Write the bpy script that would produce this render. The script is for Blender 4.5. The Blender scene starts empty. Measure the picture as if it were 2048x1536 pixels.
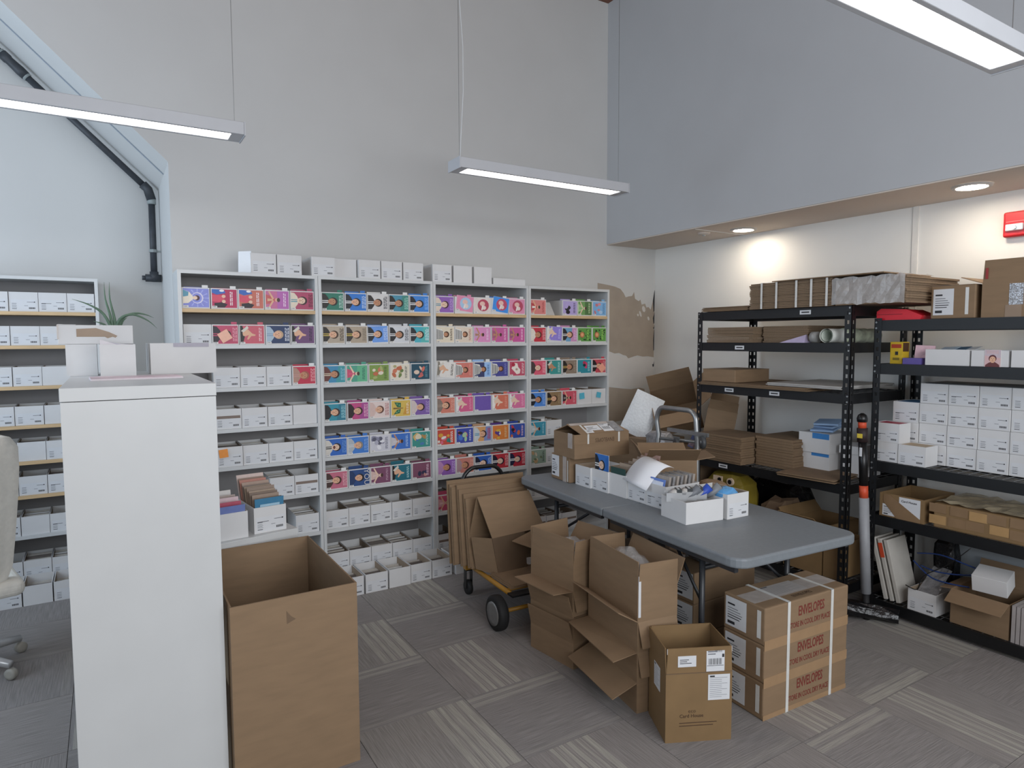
import bpy, math, random
from mathutils import Matrix, Vector, Euler
random.seed(7)
PI = math.pi
SC = bpy.context.scene
COL = SC.collection

# ------------------------------------------------------------------ camera
CAM_POS = Vector((-0.3588, -4.2089, 1.6147))
YAW, PITCH, ROLL, FPX = 0.554305, 0.068471, -0.003795, 1308.29
cd = bpy.data.cameras.new('camera'); cam = bpy.data.objects.new('camera', cd); COL.objects.link(cam)
fw = Vector((math.sin(YAW)*math.cos(PITCH), math.cos(YAW)*math.cos(PITCH), -math.sin(PITCH)))
rt = Vector((math.cos(YAW), -math.sin(YAW), 0)); up = rt.cross(fw)
r2 = rt*math.cos(ROLL) + up*math.sin(ROLL); u2 = up*math.cos(ROLL) - rt*math.sin(ROLL)
cam.matrix_world = Matrix(((r2.x, u2.x, -fw.x, CAM_POS.x), (r2.y, u2.y, -fw.y, CAM_POS.y), (r2.z, u2.z, -fw.z, CAM_POS.z), (0, 0, 0, 1)))
cd.sensor_width = 36; cd.lens = FPX/2048*36; cd.clip_start = 0.02
SC.camera = cam
# ------------------------------------------------------------------ world, daylight, exposure
w = bpy.data.worlds.new('world'); SC.world = w; w.use_nodes = True
w.node_tree.nodes['Background'].inputs[0].default_value = (0.62, 0.78, 1.0, 1)
w.node_tree.nodes['Background'].inputs[1].default_value = 0.6
al = bpy.data.lights.new('window_daylight', 'AREA'); al.shape = 'RECTANGLE'; al.size = 2.6; al.size_y = 2.2
al.energy = 62; al.color = (0.68, 0.83, 1.0)
ao = bpy.data.objects.new('window_daylight', al); COL.objects.link(ao)
ao.location = (-2.62, -0.7, 2.1); ao.rotation_euler = (0, -PI/2, 0)
al2 = bpy.data.lights.new('rear_fill_daylight', 'AREA'); al2.shape = 'RECTANGLE'; al2.size = 4.2; al2.size_y = 2.3  # fill light added behind the camera to brighten the sides facing it
al2.energy = 135; al2.color = (0.95, 0.97, 1.0)
ao2 = bpy.data.objects.new('rear_fill_daylight', al2); COL.objects.link(ao2)
ao2.location = (.6, -5.95, 2.2); ao2.rotation_euler = (PI/2, 0, 0)
PENDANT_E, DOWN_E = 7.0, 60.0
SC.view_settings.view_transform = 'Standard'; SC.view_settings.look = 'None'
SC.view_settings.gamma = 1; SC.view_settings.use_curve_mapping = False
SC.view_settings.exposure = 0.18

# ------------------------------------------------------------------ materials
def lin(c):
    return tuple((x/255/12.92 if x/255 <= 0.04045 else ((x/255+0.055)/1.055)**2.4) for x in c)
def hexc(h):
    return tuple(int(h[i:i+2], 16) for i in (0, 2, 4))
MATS = {}
def mat(key, rgb=(200, 200, 200), rough=0.6, var=0.05, scale=12, bump=0.0, metal=0.0, emit=0.0, alpha=1.0, trans=0.0, coat=0.0, stretch=None, spec=None):
    if key in MATS: return MATS[key]
    m = bpy.data.materials.new(key); m.use_nodes = True
    nt = m.node_tree; N = nt.nodes; Lk = nt.links
    b = N['Principled BSDF']; c = lin(rgb)
    b.inputs['Roughness'].default_value = rough; b.inputs['Metallic'].default_value = metal
    tc = N.new('ShaderNodeTexCoord'); no = N.new('ShaderNodeTexNoise'); no.inputs['Scale'].default_value = scale; no.inputs['Detail'].default_value = 3
    src = tc.outputs['Object']
    if stretch:
        mp = N.new('ShaderNodeMapping'); mp.inputs['Scale'].default_value = stretch; Lk.new(src, mp.inputs[0]); src = mp.outputs[0]
    Lk.new(src, no.inputs['Vector'])
    rp = N.new('ShaderNodeValToRGB')
    rp.color_ramp.elements[0].position = 0.3; rp.color_ramp.elements[1].position = 0.7
    rp.color_ramp.elements[0].color = tuple(x*(1-var) for x in c)+(1,)
    rp.color_ramp.elements[1].color = tuple(min(1, x*(1+var)) for x in c)+(1,)
    Lk.new(no.outputs['Fac'], rp.inputs[0]); Lk.new(rp.outputs[0], b.inputs['Base Color'])
    if bump:
        bp = N.new('ShaderNodeBump'); bp.inputs['Strength'].default_value = bump; bp.inputs['Distance'].default_value = 0.01
        Lk.new(no.outputs['Fac'], bp.inputs['Height']); Lk.new(bp.outputs[0], b.inputs['Normal'])
    if emit:
        b.inputs['Emission Color'].default_value = c+(1,); b.inputs['Emission Strength'].default_value = emit
    if alpha < 1: b.inputs['Alpha'].default_value = alpha
    if trans: b.inputs['Transmission Weight'].default_value = trans
    if coat: b.inputs['Coat Weight'].default_value = coat
    if spec is not None: b.inputs['Specular IOR Level'].default_value = spec
    MATS[key] = m
    return m
def paper(h):
    return mat('paper_'+h, hexc(h), 0.5, 0.04, 60)
WALL = mat('wall_paint', (203, 203, 201), 0.85, 0.015, 3, 0.02)
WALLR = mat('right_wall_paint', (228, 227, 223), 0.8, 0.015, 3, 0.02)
SOFF = mat('soffit_paint', (206, 195, 184), 0.85, 0.015, 3)
CEIL = mat('ceiling_wood', (116, 74, 54), 0.6, 0.25, 5, 0.1, stretch=(1, 14, 1))
WHITE = mat('white_laminate', (203, 205, 205), 0.38, 0.02, 5)
BACKP = mat('bookcase_back', (132, 130, 130), 0.6, 0.03, 6)
WOOD = mat('birch_shelf', (206, 176, 134), 0.5, 0.1, 8, stretch=(1, 12, 12))
BIN = mat('white_carton', (214, 214, 214), 0.62, 0.025, 9)
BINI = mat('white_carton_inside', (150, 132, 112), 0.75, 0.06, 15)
KRAFT = mat('cardboard', (136, 112, 86), 0.75, 0.07, 7, 0.05, stretch=(1, 1, 5))
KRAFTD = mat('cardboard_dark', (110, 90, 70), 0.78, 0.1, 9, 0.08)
KRAFTE = mat('cardboard_edge', (132, 110, 88), 0.8, 0.3, 60, 0.5, stretch=(1, 1, 22))
KEDGE = mat('cardboard_cut', (196, 170, 138), 0.8, 0.12, 120)
OCHRE = mat('ochre_carton', (130, 104, 70), 0.7, 0.08, 8, 0.06)
BLACK = mat('black_steel', (17, 18, 20), 0.45, 0.12, 30, 0.05)
BLACKP = mat('black_plastic', (18, 18, 19), 0.35, 0.15, 30)
BAG = mat('black_bag', (20, 20, 22), 0.25, 0.3, 22, 0.9)
GREYT = mat('table_plastic', (120, 126, 131), 0.5, 0.04, 50, 0.06)
TUBEG = mat('grey_enamel', (42, 44, 48), 0.4, 0.06, 20)
STEEL = mat('brushed_steel', (160, 162, 162), 0.35, 0.06, 30, metal=0.75)
CHROME = mat('silver_plastic', (182, 184, 186), 0.3, 0.04, 10, metal=0.3)
PIPE = mat('black_pipe', (58, 62, 68), 0.5, 0.2, 20, 0.1)
FIT = mat('pipe_sealant', (150, 158, 158), 0.6, 0.1, 30)
HOUS = mat('lamp_housing', (190, 192, 196), 0.45, 0.02, 8)
LENS = mat('lamp_lens', (255, 252, 248), 0.5, 0.0, 3, emit=PENDANT_E)
DLENS = mat('downlight_lens', (255, 238, 216), 0.5, 0.0, 3, emit=DOWN_E)
RED = mat('alarm_red', (196, 36, 40), 0.3, 0.05, 10)
REDC = mat('red_case', (222, 32, 48), 0.45, 0.06, 10)
CLEAR = mat('clear_lens', (235, 238, 240), 0.1, 0.03, 10, metal=0.4)
POLY = mat('clear_plastic_film', (225, 226, 226), 0.12, 0.1, 30, 0.7, alpha=0.34, coat=0.6)
TAPE = mat('packing_tape_clear', (196, 186, 178), 0.25, 0.1, 18, 0.1, alpha=0.75)
TAPEB = mat('packing_tape_brown', (138, 112, 84), 0.35, 0.08, 14, 0.1)
STRAP = mat('white_strap', (214, 214, 210), 0.4, 0.05, 20)
INK = mat('black_ink', (44, 44, 48), 0.6, 0.1, 30)
INKG = mat('grey_ink', (128, 130, 136), 0.6, 0.1, 30)
INKR = mat('red_ink', (120, 48, 40), 0.7, 0.12, 60)
INKB = mat('brown_ink', (74, 52, 36), 0.7, 0.12, 60)
LABEL = mat('label_paper', (214, 216, 219), 0.55, 0.02, 20)
LEAF = mat('aloe_leaf', (86, 112, 92), 0.5, 0.15, 18)
CREAM = mat('cream_fabric', (226, 223, 214), 0.85, 0.05, 40, 0.15)
PATCH = mat('bare_drywall_paper', (164, 152, 138), 0.9, 0.06, 8)
PLAST = mat('plaster_fill', (206, 203, 199), 0.9, 0.02, 12)
YEL = mat('cart_yellow', (168, 122, 40), 0.45, 0.08, 15)
YELBAG = mat('yellow_bag', (128, 112, 36), 0.5, 0.15, 12, 0.4)
RUBBER = mat('rubber', (22, 22, 23), 0.7, 0.1, 30)
ORANGE = mat('orange_plastic', (206, 78, 46), 0.5, 0.06, 15)
BLUEC = mat('blue_cable', (34, 62, 122), 0.4, 0.1, 30)
BUB = mat('bubble_mailer', (224, 228, 230), 0.35, 0.06, 60, 0.6)
SHINY = mat('foil_film', (176, 176, 178), 0.18, 0.2, 40, 0.8, metal=0.35, alpha=0.8)
MAIL = mat('pale_blue_paper', (150, 178, 212), 0.5, 0.06, 14)
GREYTUBE = mat('grey_tube', (150, 152, 156), 0.5, 0.08, 12)
GLASS = mat('window_glass', (220, 232, 240), 0.05, 0.0, 3, alpha=0.12)

def carpet_mat(key, seed, bands, base=(146, 141, 138)):
    # ribbed carpet tile: fine ribs plus printed pale stripe bands across the tile's own x
    m = bpy.data.materials.new(key); m.use_nodes = True; nt = m.node_tree; N = nt.nodes; Lk = nt.links
    b = N['Principled BSDF']; b.inputs['Roughness'].default_value = 0.95; b.inputs['Specular IOR Level'].default_value = 0.15
    tc = N.new('ShaderNodeTexCoord'); sp = N.new('ShaderNodeSeparateXYZ'); Lk.new(tc.outputs['Object'], sp.inputs[0])
    mp = N.new('ShaderNodeMapping'); mp.inputs['Scale'].default_value = (230, 7, 1); mp.inputs['Location'].default_value = (seed*3.1, seed*1.7, 0); Lk.new(tc.outputs['Object'], mp.inputs[0])
    n1 = N.new('ShaderNodeTexNoise'); n1.inputs['Scale'].default_value = 1.0; n1.inputs['Detail'].default_value = 2; Lk.new(mp.outputs[0], n1.inputs['Vector'])
    n2 = N.new('ShaderNodeTexNoise'); n2.inputs['Scale'].default_value = 420; Lk.new(tc.outputs['Object'], n2.inputs['Vector'])
    rp = N.new('ShaderNodeValToRGB'); c = lin(base)
    rp.color_ramp.elements[0].position = 0.36; rp.color_ramp.elements[1].position = 0.64
    rp.color_ramp.elements[0].color = tuple(x*0.86 for x in c)+(1,); rp.color_ramp.elements[1].color = tuple(x*1.14 for x in c)+(1,)
    Lk.new(n1.outputs['Fac'], rp.inputs[0])
    col = rp.outputs[0]
    rnd = N.new('ShaderNodeValToRGB'); rnd.color_ramp.interpolation = 'CONSTANT'
    els = rnd.color_ramp.elements; els[0].position = 0; els[0].color = (0, 0, 0, 1); els[1].position = 0.999; els[1].color = (0, 0, 0, 1)
    for (p, q, v) in bands:
        e = els.new(p); e.color = (v, v, v, 1); e = els.new(q); e.color = (0, 0, 0, 1)
    ad = N.new('ShaderNodeMath'); ad.operation = 'MULTIPLY_ADD'; ad.inputs[1].default_value = 2.0; ad.inputs[2].default_value = 0.5
    Lk.new(sp.outputs[0], ad.inputs[0]); Lk.new(ad.outputs[0], rnd.inputs[0])
    mx = N.new('ShaderNodeMix'); mx.data_type = 'RGBA'; nm = N.new('ShaderNodeMath'); nm.operation = 'MULTIPLY_ADD'; nm.inputs[1].default_value = 1.1; nm.inputs[2].default_value = 0.05; nm.use_clamp = True
    Lk.new(n1.outputs['Fac'], nm.inputs[0]); mm = N.new('ShaderNodeMath'); mm.operation = 'MULTIPLY'; Lk.new(rnd.outputs[0], mm.inputs[0]); Lk.new(nm.outputs[0], mm.inputs[1]); Lk.new(mm.outputs[0], mx.inputs[0]); Lk.new(col, mx.inputs[6])
    s = lin((194, 191, 178)); mx.inputs[7].default_value = s+(1,)
    br = N.new('ShaderNodeMix'); br.data_type = 'RGBA'; br.blend_type = 'MULTIPLY'; br.inputs[0].default_value = 0.5
    r2 = N.new('ShaderNodeValToRGB'); r2.color_ramp.elements[0].position = .35; r2.color_ramp.elements[1].position = .65; r2.color_ramp.elements[0].color = (.6, .6, .6, 1); r2.color_ramp.elements[1].color = (1, 1, 1, 1)
    Lk.new(n2.outputs['Fac'], r2.inputs[0]); Lk.new(mx.outputs[2], br.inputs[6]); Lk.new(r2.outputs[0], br.inputs[7]); Lk.new(br.outputs[2], b.inputs['Base Color'])
    bp = N.new('ShaderNodeBump'); bp.inputs['Strength'].default_value = 0.35; bp.inputs['Distance'].default_value = 0.003
    Lk.new(n1.outputs['Fac'], bp.inputs['Height']); Lk.new(bp.outputs[0], b.inputs['Normal'])
    return m

# ------------------------------------------------------------------ mesh helpers
class G:
    def __init__(s): s.v = []; s.f = []; s.m = []
    def add(s, vs, fs, mi=0):
        o = len(s.v); s.v += [tuple(p) for p in vs]
        for f in fs: s.f.append(tuple(i+o for i in f)); s.m.append(mi)
        return s
    def box(s, x0, y0, z0, x1, y1, z1, mi=0, M=None):
        if x0 > x1: x0, x1 = x1, x0
        if y0 > y1: y0, y1 = y1, y0
        if z0 > z1: z0, z1 = z1, z0
        vs = [Vector(p) for p in ((x0, y0, z0), (x1, y0, z0), (x1, y1, z0), (x0, y1, z0), (x0, y0, z1), (x1, y0, z1), (x1, y1, z1), (x0, y1, z1))]
        if M is not None: vs = [M @ p for p in vs]
        return s.add(vs, ((0, 3, 2, 1), (4, 5, 6, 7), (0, 1, 5, 4), (1, 2, 6, 5), (2, 3, 7, 6), (3, 0, 4, 7)), mi)
    def quad(s, a, b, c, d, mi=0): return s.add((a, b, c, d), ((0, 1, 2, 3),), mi)
    def panel(s, a, b, c, d, t=0.004, mi=0):
        a, b, c, d = map(Vector, (a, b, c, d)); n = (b-a).cross(d-a)
        if n.length < 1e-9: n = (c-b).cross(a-b)
        n = n.normalized()*t*0.5
        return s.add([p-n for p in (a, b, c, d)]+[p+n for p in (a, b, c, d)], ((3, 2, 1, 0), (4, 5, 6, 7), (0, 1, 5, 4), (1, 2, 6, 5), (2, 3, 7, 6), (3, 0, 4, 7)), mi)
    def prism(s, poly, h0, h1, fn, mi=0):
        n = len(poly); vs = [fn(a, b, h0) for a, b in poly]+[fn(a, b, h1) for a, b in poly]
        return s.add(vs, [tuple(range(n))[::-1], tuple(range(n, 2*n))]+[(i, (i+1) % n, n+(i+1) % n, n+i) for i in range(n)], mi)
    def tube(s, path, r, n=8, mi=0, caps=True):
        P = [Vector(p) for p in path]; rings = []; prev = None
        R = r if isinstance(r, (list, tuple)) else [r]*len(P)
        for i, p in enumerate(P):
            t = (P[min(i+1, len(P)-1)]-P[max(i-1, 0)]).normalized()
            if prev is None:
                a = Vector((0, 0, 1)) if abs(t.z) < 0.9 else Vector((1, 0, 0)); u = t.cross(a).normalized()
            else: u = (prev-t*prev.dot(t)).normalized()
            prev = u; v = t.cross(u)
            rings.append([p+(u*math.cos(2*PI*k/n)+v*math.sin(2*PI*k/n))*R[i] for k in range(n)])
        o = [q for ring in rings for q in ring]; fs = []
        for i in range(len(P)-1):
            for k in range(n):
                fs.append((i*n+k, i*n+(k+1) % n, (i+1)*n+(k+1) % n, (i+1)*n+k))
        if caps: fs += [tuple(range(n))[::-1], tuple(range((len(P)-1)*n, len(P)*n))]
        return s.add(o, fs, mi)
    def lathe(s, prof, n=16, M=None, mi=0):
        vs = []; fs = []
        for (r, z) in prof:
            for k in range(n): vs.append(Vector((r*math.cos(2*PI*k/n), r*math.sin(2*PI*k/n), z)))
        for i in range(len(prof)-1):
            for k in range(n): fs.append((i*n+k, i*n+(k+1) % n, (i+1)*n+(k+1) % n, (i+1)*n+k))
        fs += [tuple(range(n))[::-1], tuple(range((len(prof)-1)*n, len(prof)*n))]
        if M is not None: vs = [M @ p for p in vs]
        return s.add(vs, fs, mi)
    def mesh(s, name, mats):
        me = bpy.data.meshes.new(name); me.from_pydata(s.v, [], s.f)
        for m in (mats if isinstance(mats, (list, tuple)) else [mats]): me.materials.append(m)
        me.polygons.foreach_set('material_index', s.m); me.update()
        return me
    def build(s, name, mats, parent=None, smooth=False, label=None):
        me = s.mesh(name, mats)
        if smooth: me.polygons.foreach_set('use_smooth', [True]*len(me.polygons)); me.update()
        return link(name, me, parent, label)
def link(name, me, parent=None, label=None):
    o = bpy.data.objects.new(name, me); COL.objects.link(o)
    if parent is not None: o.parent = parent
    if label: o['label'] = label
    return o
def bevel(o, wd=0.004, seg=2):
    m = o.modifiers.new('bevel', 'BEVEL'); m.width = wd; m.segments = seg; m.limit_method = 'ANGLE'; return o
def thing(name, label, cat, loc=(0, 0, 0), rz=0.0, group=None, rot=None):
    o = bpy.data.objects.new(name, None); COL.objects.link(o); o.empty_display_size = 0.05
    o.location = loc; o.rotation_euler = rot if rot else (0, 0, rz)
    return tag(o, label, cat, group)
def tag(o, label, cat, group=None):
    o['label'] = label; o['category'] = cat
    if group: o['group'] = group
    return o
def struct(o): o['kind'] = 'structure'; return o
XZ = lambda a, b, h: Vector((a, h, b))
XY = lambda a, b, h: Vector((a, b, h))
YZ = lambda a, b, h: Vector((h, a, b))
def ell(cu, cv, ru, rv, n=12, rot=0.0):
    return [(cu+ru*math.cos(2*PI*k/n)*math.cos(rot)-rv*math.sin(2*PI*k/n)*math.sin(rot), cv+ru*math.cos(2*PI*k/n)*math.sin(rot)+rv*math.sin(2*PI*k/n)*math.cos(rot)) for k in range(n)]
def text_part(body, size, M, material, parent, name='lettering', bold=0.0, xs=1.0):
    cu = bpy.data.curves.new('t', 'FONT'); cu.body = body; cu.size = size; cu.align_x = 'CENTER'; cu.align_y = 'CENTER'; cu.offset = bold; cu.resolution_u = 2
    ob = bpy.data.objects.new('t', cu); me = bpy.data.meshes.new_from_object(ob)
    bpy.data.objects.remove(ob); bpy.data.curves.remove(cu)
    me.name = name; me.materials.clear(); me.materials.append(material)
    me.transform(M @ Matrix.Diagonal((xs, 1, 1, 1)))
    return link(name, me, parent)
# frames for faces: local (a, b) -> front (-y), left (-x), top (+z)
def F_front(x, z, y): return Matrix(((1, 0, 0, x), (0, 0, -1, y), (0, 1, 0, z), (0, 0, 0, 1)))
def F_left(y, z, x): return Matrix(((0, 0, -1, x), (-1, 0, 0, y), (0, 1, 0, z), (0, 0, 0, 1)))
def F_top(x, y, z): return Matrix(((1, 0, 0, x), (0, 1, 0, y), (0, 0, 1, z), (0, 0, 0, 1)))
def print_label(parent, M, w_, h_, style='ship', name='label', base=LABEL):
    # paper label with printed bars; local a right, b up, centred
    g = G(); e = 0.0004
    def q(a0, b0, a1, b1, mi, k=1): g.quad(*[M @ Vector((a*w_, b*h_, e*k)) for a, b in ((a0, b0), (a1, b0), (a1, b1), (a0, b1))], mi)
    g.box(-w_/2, -h_/2, -0.0002, w_/2, h_/2, 0.0003, 0, M)
    if style == 'ship':
        q(-.40, .24, -.05, .30, 1)
        for i, ln in enumerate((.5, .62, .7, .66, .58)): q(-.40, .12-i*.085, -.40+ln, .15-i*.085, 1 if i > 2 else 2)
        q(-.40, -.42, -.05, -.32, 1)
    elif style == 'bar':
        q(-.42, .30, .1, .36, 2); q(-.42, .2, .0, .25, 2); q(.36, .08, .48, .22, 1)
        for i in range(13): q(-.38+i*.058, -.22, -.36+i*.058+(i % 3)*.008, .04, 1)
        for i in range(8): q(-.02+i*.05, .30, i*.05, .42, 1)
        q(-.46, -.27, .46, -.25, 1)
    elif style == 'doc':
        for i in range(11): q(-.42, .36-i*.075, -.42+(.55 if i % 3 else .8), .375-i*.075, 2)
        q(-.42, .40, -.2, .46, 1)
    elif style == 'addr':
        for i, ln in enumerate((.5, .4, .65)): q(-.4, .12-i*.16, -.4+ln, .18-i*.16, 1)
    elif style == 'tag':
        q(-.35, -.15, .35, .15, 1)
    return g.build(name, [base, INK, INKG], parent)
def open_carton_mesh(wd, dp, h, t=0.004, bottom=True):
    g = G(); x = wd/2
    if bottom: g.box(-x, 0, 0, x, dp, t)
    g.box(-x, 0, t, x, t, h); g.box(-x, dp-t, t, x, dp, h)
    g.box(-x, t, t, -x+t, dp-t, h); g.box(x-t, t, t, x, dp-t, h)
    return g
def flap(parent, side, wd, dp, h, ln, ang, material=KRAFT, t=0.004, taper=0.006, skew=0.0):
    # ang in degrees: 0 straight up, 90 outward, 180 hanging, negative inward
    a = math.radians(ang); o = math.sin(a)*ln; z = math.cos(a)*ln; x = wd/2
    if side == 'f': p = [(-x+.002, 0.002, h), (x-.002, 0.002, h), (x-taper, .002-o, h+z), (-x+taper, .002-o, h+z+skew)]
    elif side == 'b': p = [(x-.002, dp-.002, h), (-x+.002, dp-.002, h), (-x+taper, dp-.002+o, h+z), (x-taper, dp-.002+o, h+z+skew)]
    elif side == 'l': p = [(-x+.002, dp-.002, h), (-x+.002, .002, h), (-x+.002-o, taper, h+z), (-x+.002-o, dp-taper, h+z+skew)]
    else: p = [(x-.002, .002, h), (x-.002, dp-.002, h), (x-.002+o, dp-taper, h+z), (x-.002+o, taper, h+z+skew)]
    return G().panel(*p, t=t).build('flap', material, parent)
def carton(name, label, cat, loc, rz, wd, dp, h, flaps=(), material=KRAFT, group=None, rot=None, closed=False):
    t = thing(name, label, cat, loc, rz, group, rot)
    if closed:
        b = G().box(-wd/2, 0, 0, wd/2, dp, h).build('carton_body', material, t); bevel(b, 0.005)
    else:
        b = open_carton_mesh(wd, dp, h).build('carton_body', material, t)
    for fl in flaps: flap(t, fl[0], wd, dp, h, fl[1], fl[2], material, skew=fl[3] if len(fl) > 3 else 0)
    return t

# ================================================================== SETTING
# room: back wall plane y=.28, right wall x=3.98, sloped-top alcove on the left
g = G().prism([(0, 0), (4.08, 0), (4.08, 4.47), (-1.856, 4.47), (0, 2.683)], 0.28, 1.20, XZ)
wb = struct(g.build('wall_back', WALL))
struct(G().box(-2.7, 1.2, 0, 0.3, 1.3, 4.47).build('wall_alcove', WALL))
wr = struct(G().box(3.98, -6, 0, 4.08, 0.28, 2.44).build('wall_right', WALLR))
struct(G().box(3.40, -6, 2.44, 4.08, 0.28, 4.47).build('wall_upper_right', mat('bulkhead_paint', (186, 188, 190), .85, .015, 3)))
struct(G().box(3.405, -6, 2.432, 3.98, 0.28, 2.4398).build('ceiling_soffit', SOFF))
ce = struct(G().box(-2.7, -6.1, 4.47, 4.08, 1.3, 4.55).build('ceiling', CEIL))
g = G(); g.box(-2.7, -6.1, 0, -1.55, -6, 4.47); g.box(2.75, -6.1, 0, 4.08, -6, 4.47); g.box(-1.55, -6.1, 0, 2.75, -6, 1.0); g.box(-1.55, -6.1, 3.4, 2.75, -6, 4.47)
struct(g.build('wall_rear', WALL))
wn2 = struct(bpy.data.objects.new('added_window', None)); COL.objects.link(wn2); wn2.location = (.6, -6.05, 1.0); wn2['label'] = 'wide unseen window added in the rear wall for fill light'  # unseen window, added to go with the rear fill light
g = G(); g.box(-2.15, -.05, 0, -2.09, .05, 2.4); g.box(2.09, -.05, 0, 2.15, .05, 2.4); g.box(-2.09, -.05, 0, 2.09, .05, .06); g.box(-2.09, -.05, 2.34, 2.09, .05, 2.4); g.box(-.03, -.03, .06, .03, .03, 2.34)
g.build('window_frame', WHITE, wn2)
for a, b in ((-2.09, -.03), (.03, 2.09)): G().box(a, -.004, .06, b, .004, 2.34).build('pane', GLASS, wn2)
g = G(); g.box(-2.7, -6, 0, -2.6, -2.1, 4.47); g.box(-2.7, 0.7, 0, -2.6, 1.2, 4.47); g.box(-2.7, -2.1, 0, -2.6, .7, .95); g.box(-2.7, -2.1, 3.3, -2.6, .7, 4.47)
struct(g.build('wall_left', WALL))
wn = struct(thing('window_1', 'large daylight window in the left wall', 'window', (-2.65, -.7, .95)))
if 'category' in wn: del wn['category']
g = G(); g.box(-.05, -1.4, 0, .05, -1.34, 2.35); g.box(-.05, 1.34, 0, .05, 1.4, 2.35); g.box(-.05, -1.34, 0, .05, 1.34, .06); g.box(-.05, -1.34, 2.29, .05, 1.34, 2.35); g.box(-.03, -.03, .06, .03, .03, 2.29)
g.build('window_frame', WHITE, wn)
G().box(-.004, -1.34, .06, .004, -.03, 2.29).build('pane', GLASS, wn); G().box(-.004, .03, .06, .004, 1.34, 2.29).build('pane', GLASS, wn)
# joint line along the sloped alcove ceiling and down the jamb, panel joint on the right wall
g = G().panel((-1.8, .615, 4.412), (-0.003, .615, 2.68), (-0.003, .621, 2.68), (-1.8, .621, 4.412), t=.006)
struct(g.build('trim_1', mat('joint_grey', (150, 160, 172), .8)))  # grey-blue strip marking the joint
struct(G().box(3.972, -2.03, 0, 3.981, -1.995, 2.432).build('trim_2', mat('joint_white', (224, 222, 217), .7)))
struct(G().box(3.42, -.72, 2.428, 3.97, -.715, 2.4325).build('trim_3', WALLR))
# torn patches of bare drywall paper next to the last bookcase
def wall_patch(pts, material, y=.2795):
    g = G().prism([(a, b) for a, b in pts], y-.0012, y, XZ); o = g.build('torn_patch', material, wb); return o
jag = []
random.seed(3)
ptop = [(3.30, 2.10), (3.435, 2.085), (3.50, 2.075), (3.56, 2.058), (3.60, 2.02), (3.622, 1.985), (3.66, 1.995), (3.70, 2.0), (3.723, 2.035), (3.735, 1.975), (3.78, 1.955), (3.80, 1.97), (3.815, 1.925), (3.858, 1.935), (3.875, 1.90), (3.90, 1.905), (3.93, 1.88), (3.945, 1.93), (3.972, 2.01)]
pbot = [(3.972, 1.442), (3.90, 1.452), (3.834, 1.450), (3.77, 1.462), (3.72, 1.452), (3.66, 1.437), (3.634, 1.462), (3.60, 1.468), (3.55, 1.488), (3.50, 1.483), (3.44, 1.502), (3.30, 1.51)]
wall_patch(ptop+pbot, PATCH)
wall_patch([(3.30, 1.19), (3.44, 1.185), (3.6, 1.165), (3.7, 1.155), (3.80, 1.165), (3.86, 1.150), (3.87, 1.09), (3.85, 1.0), (3.845, .9), (3.30, .85)], PATCH)
wall_patch([(3.30, 1.50), (3.44, 1.495), (3.62, 1.44), (3.82, 1.445), (3.972, 1.44), (3.972, 1.30), (3.9, 1.2), (3.8, 1.17), (3.5, 1.19), (3.30, 1.2)], PLAST, .2797)
for (a, b, dx, dz) in ((3.84, 1.885, .02, .03), (3.80, 1.84, .012, .03), (3.90, 1.80, .012, .02), (3.77, 1.83, .01, .012)):
    wall_patch(ell(a, b, dx, dz, 7, .4), PLAST, .278)
g = G()
for (z0, z1, wd) in ((1.86, 2.06, .012), (1.75, 1.86, .01), (1.70, 1.74, .006), (1.35, 1.40, .012), (1.16, 1.22, .01), (1.5, 1.7, .004)):
    g.prism([(3.968-wd*.4, z0), (3.974, z0+.01), (3.976, z1), (3.970, z1-.02), (3.966-wd, (z0+z1)/2)], .2772, .2795, XZ)
g.build('corner_crack', INK, wb)

# floor: slab plus carpet tiles laid quarter-turn
fl = struct(G().box(-2.7, -6.1, -.10, 4.08, 1.3, -.006).build('floor', mat('slab', (90, 88, 86), .9)))
VAR = [carpet_mat('carpet_plain_a', 1, ((.02, .05, .12),)), carpet_mat('carpet_plain_b', 2, ((.90, .97, .16), (.05, .08, .1)), (141, 137, 135)),
       carpet_mat('carpet_stripe_a', 3, ((.22, .255, .75), (.265, .30, .35), (.31, .345, .8), (.36, .372, .3), (.385, .43, .7), (.44, .455, .3), (.47, .50, .6), (.515, .525, .35), (.54, .60, .75))),
       carpet_mat('carpet_stripe_b', 4, ((.62, .68, .6), (.69, .70, .3), (.72, .76, .7), (.775, .79, .4), (.80, .86, .65), (.875, .885, .3), (.90, .97, .75)), (147, 143, 139)),
       carpet_mat('carpet_stripe_c', 5, ((.03, .075, .6), (.09, .10, .3), (.115, .17, .5), (.93, .965, .25)), (143, 139, 137)),
       carpet_mat('carpet_stripe_d', 6, ((.84, .89, .5), (.905, .985, .65)), (144, 140, 137))]
TM = []
for vm in VAR:
    gt = G().box(-.2488, -.2488, -.006, .2488, .2488, 0.0); TM.append(gt.mesh('carpet_tile', vm))
special = {}
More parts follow.
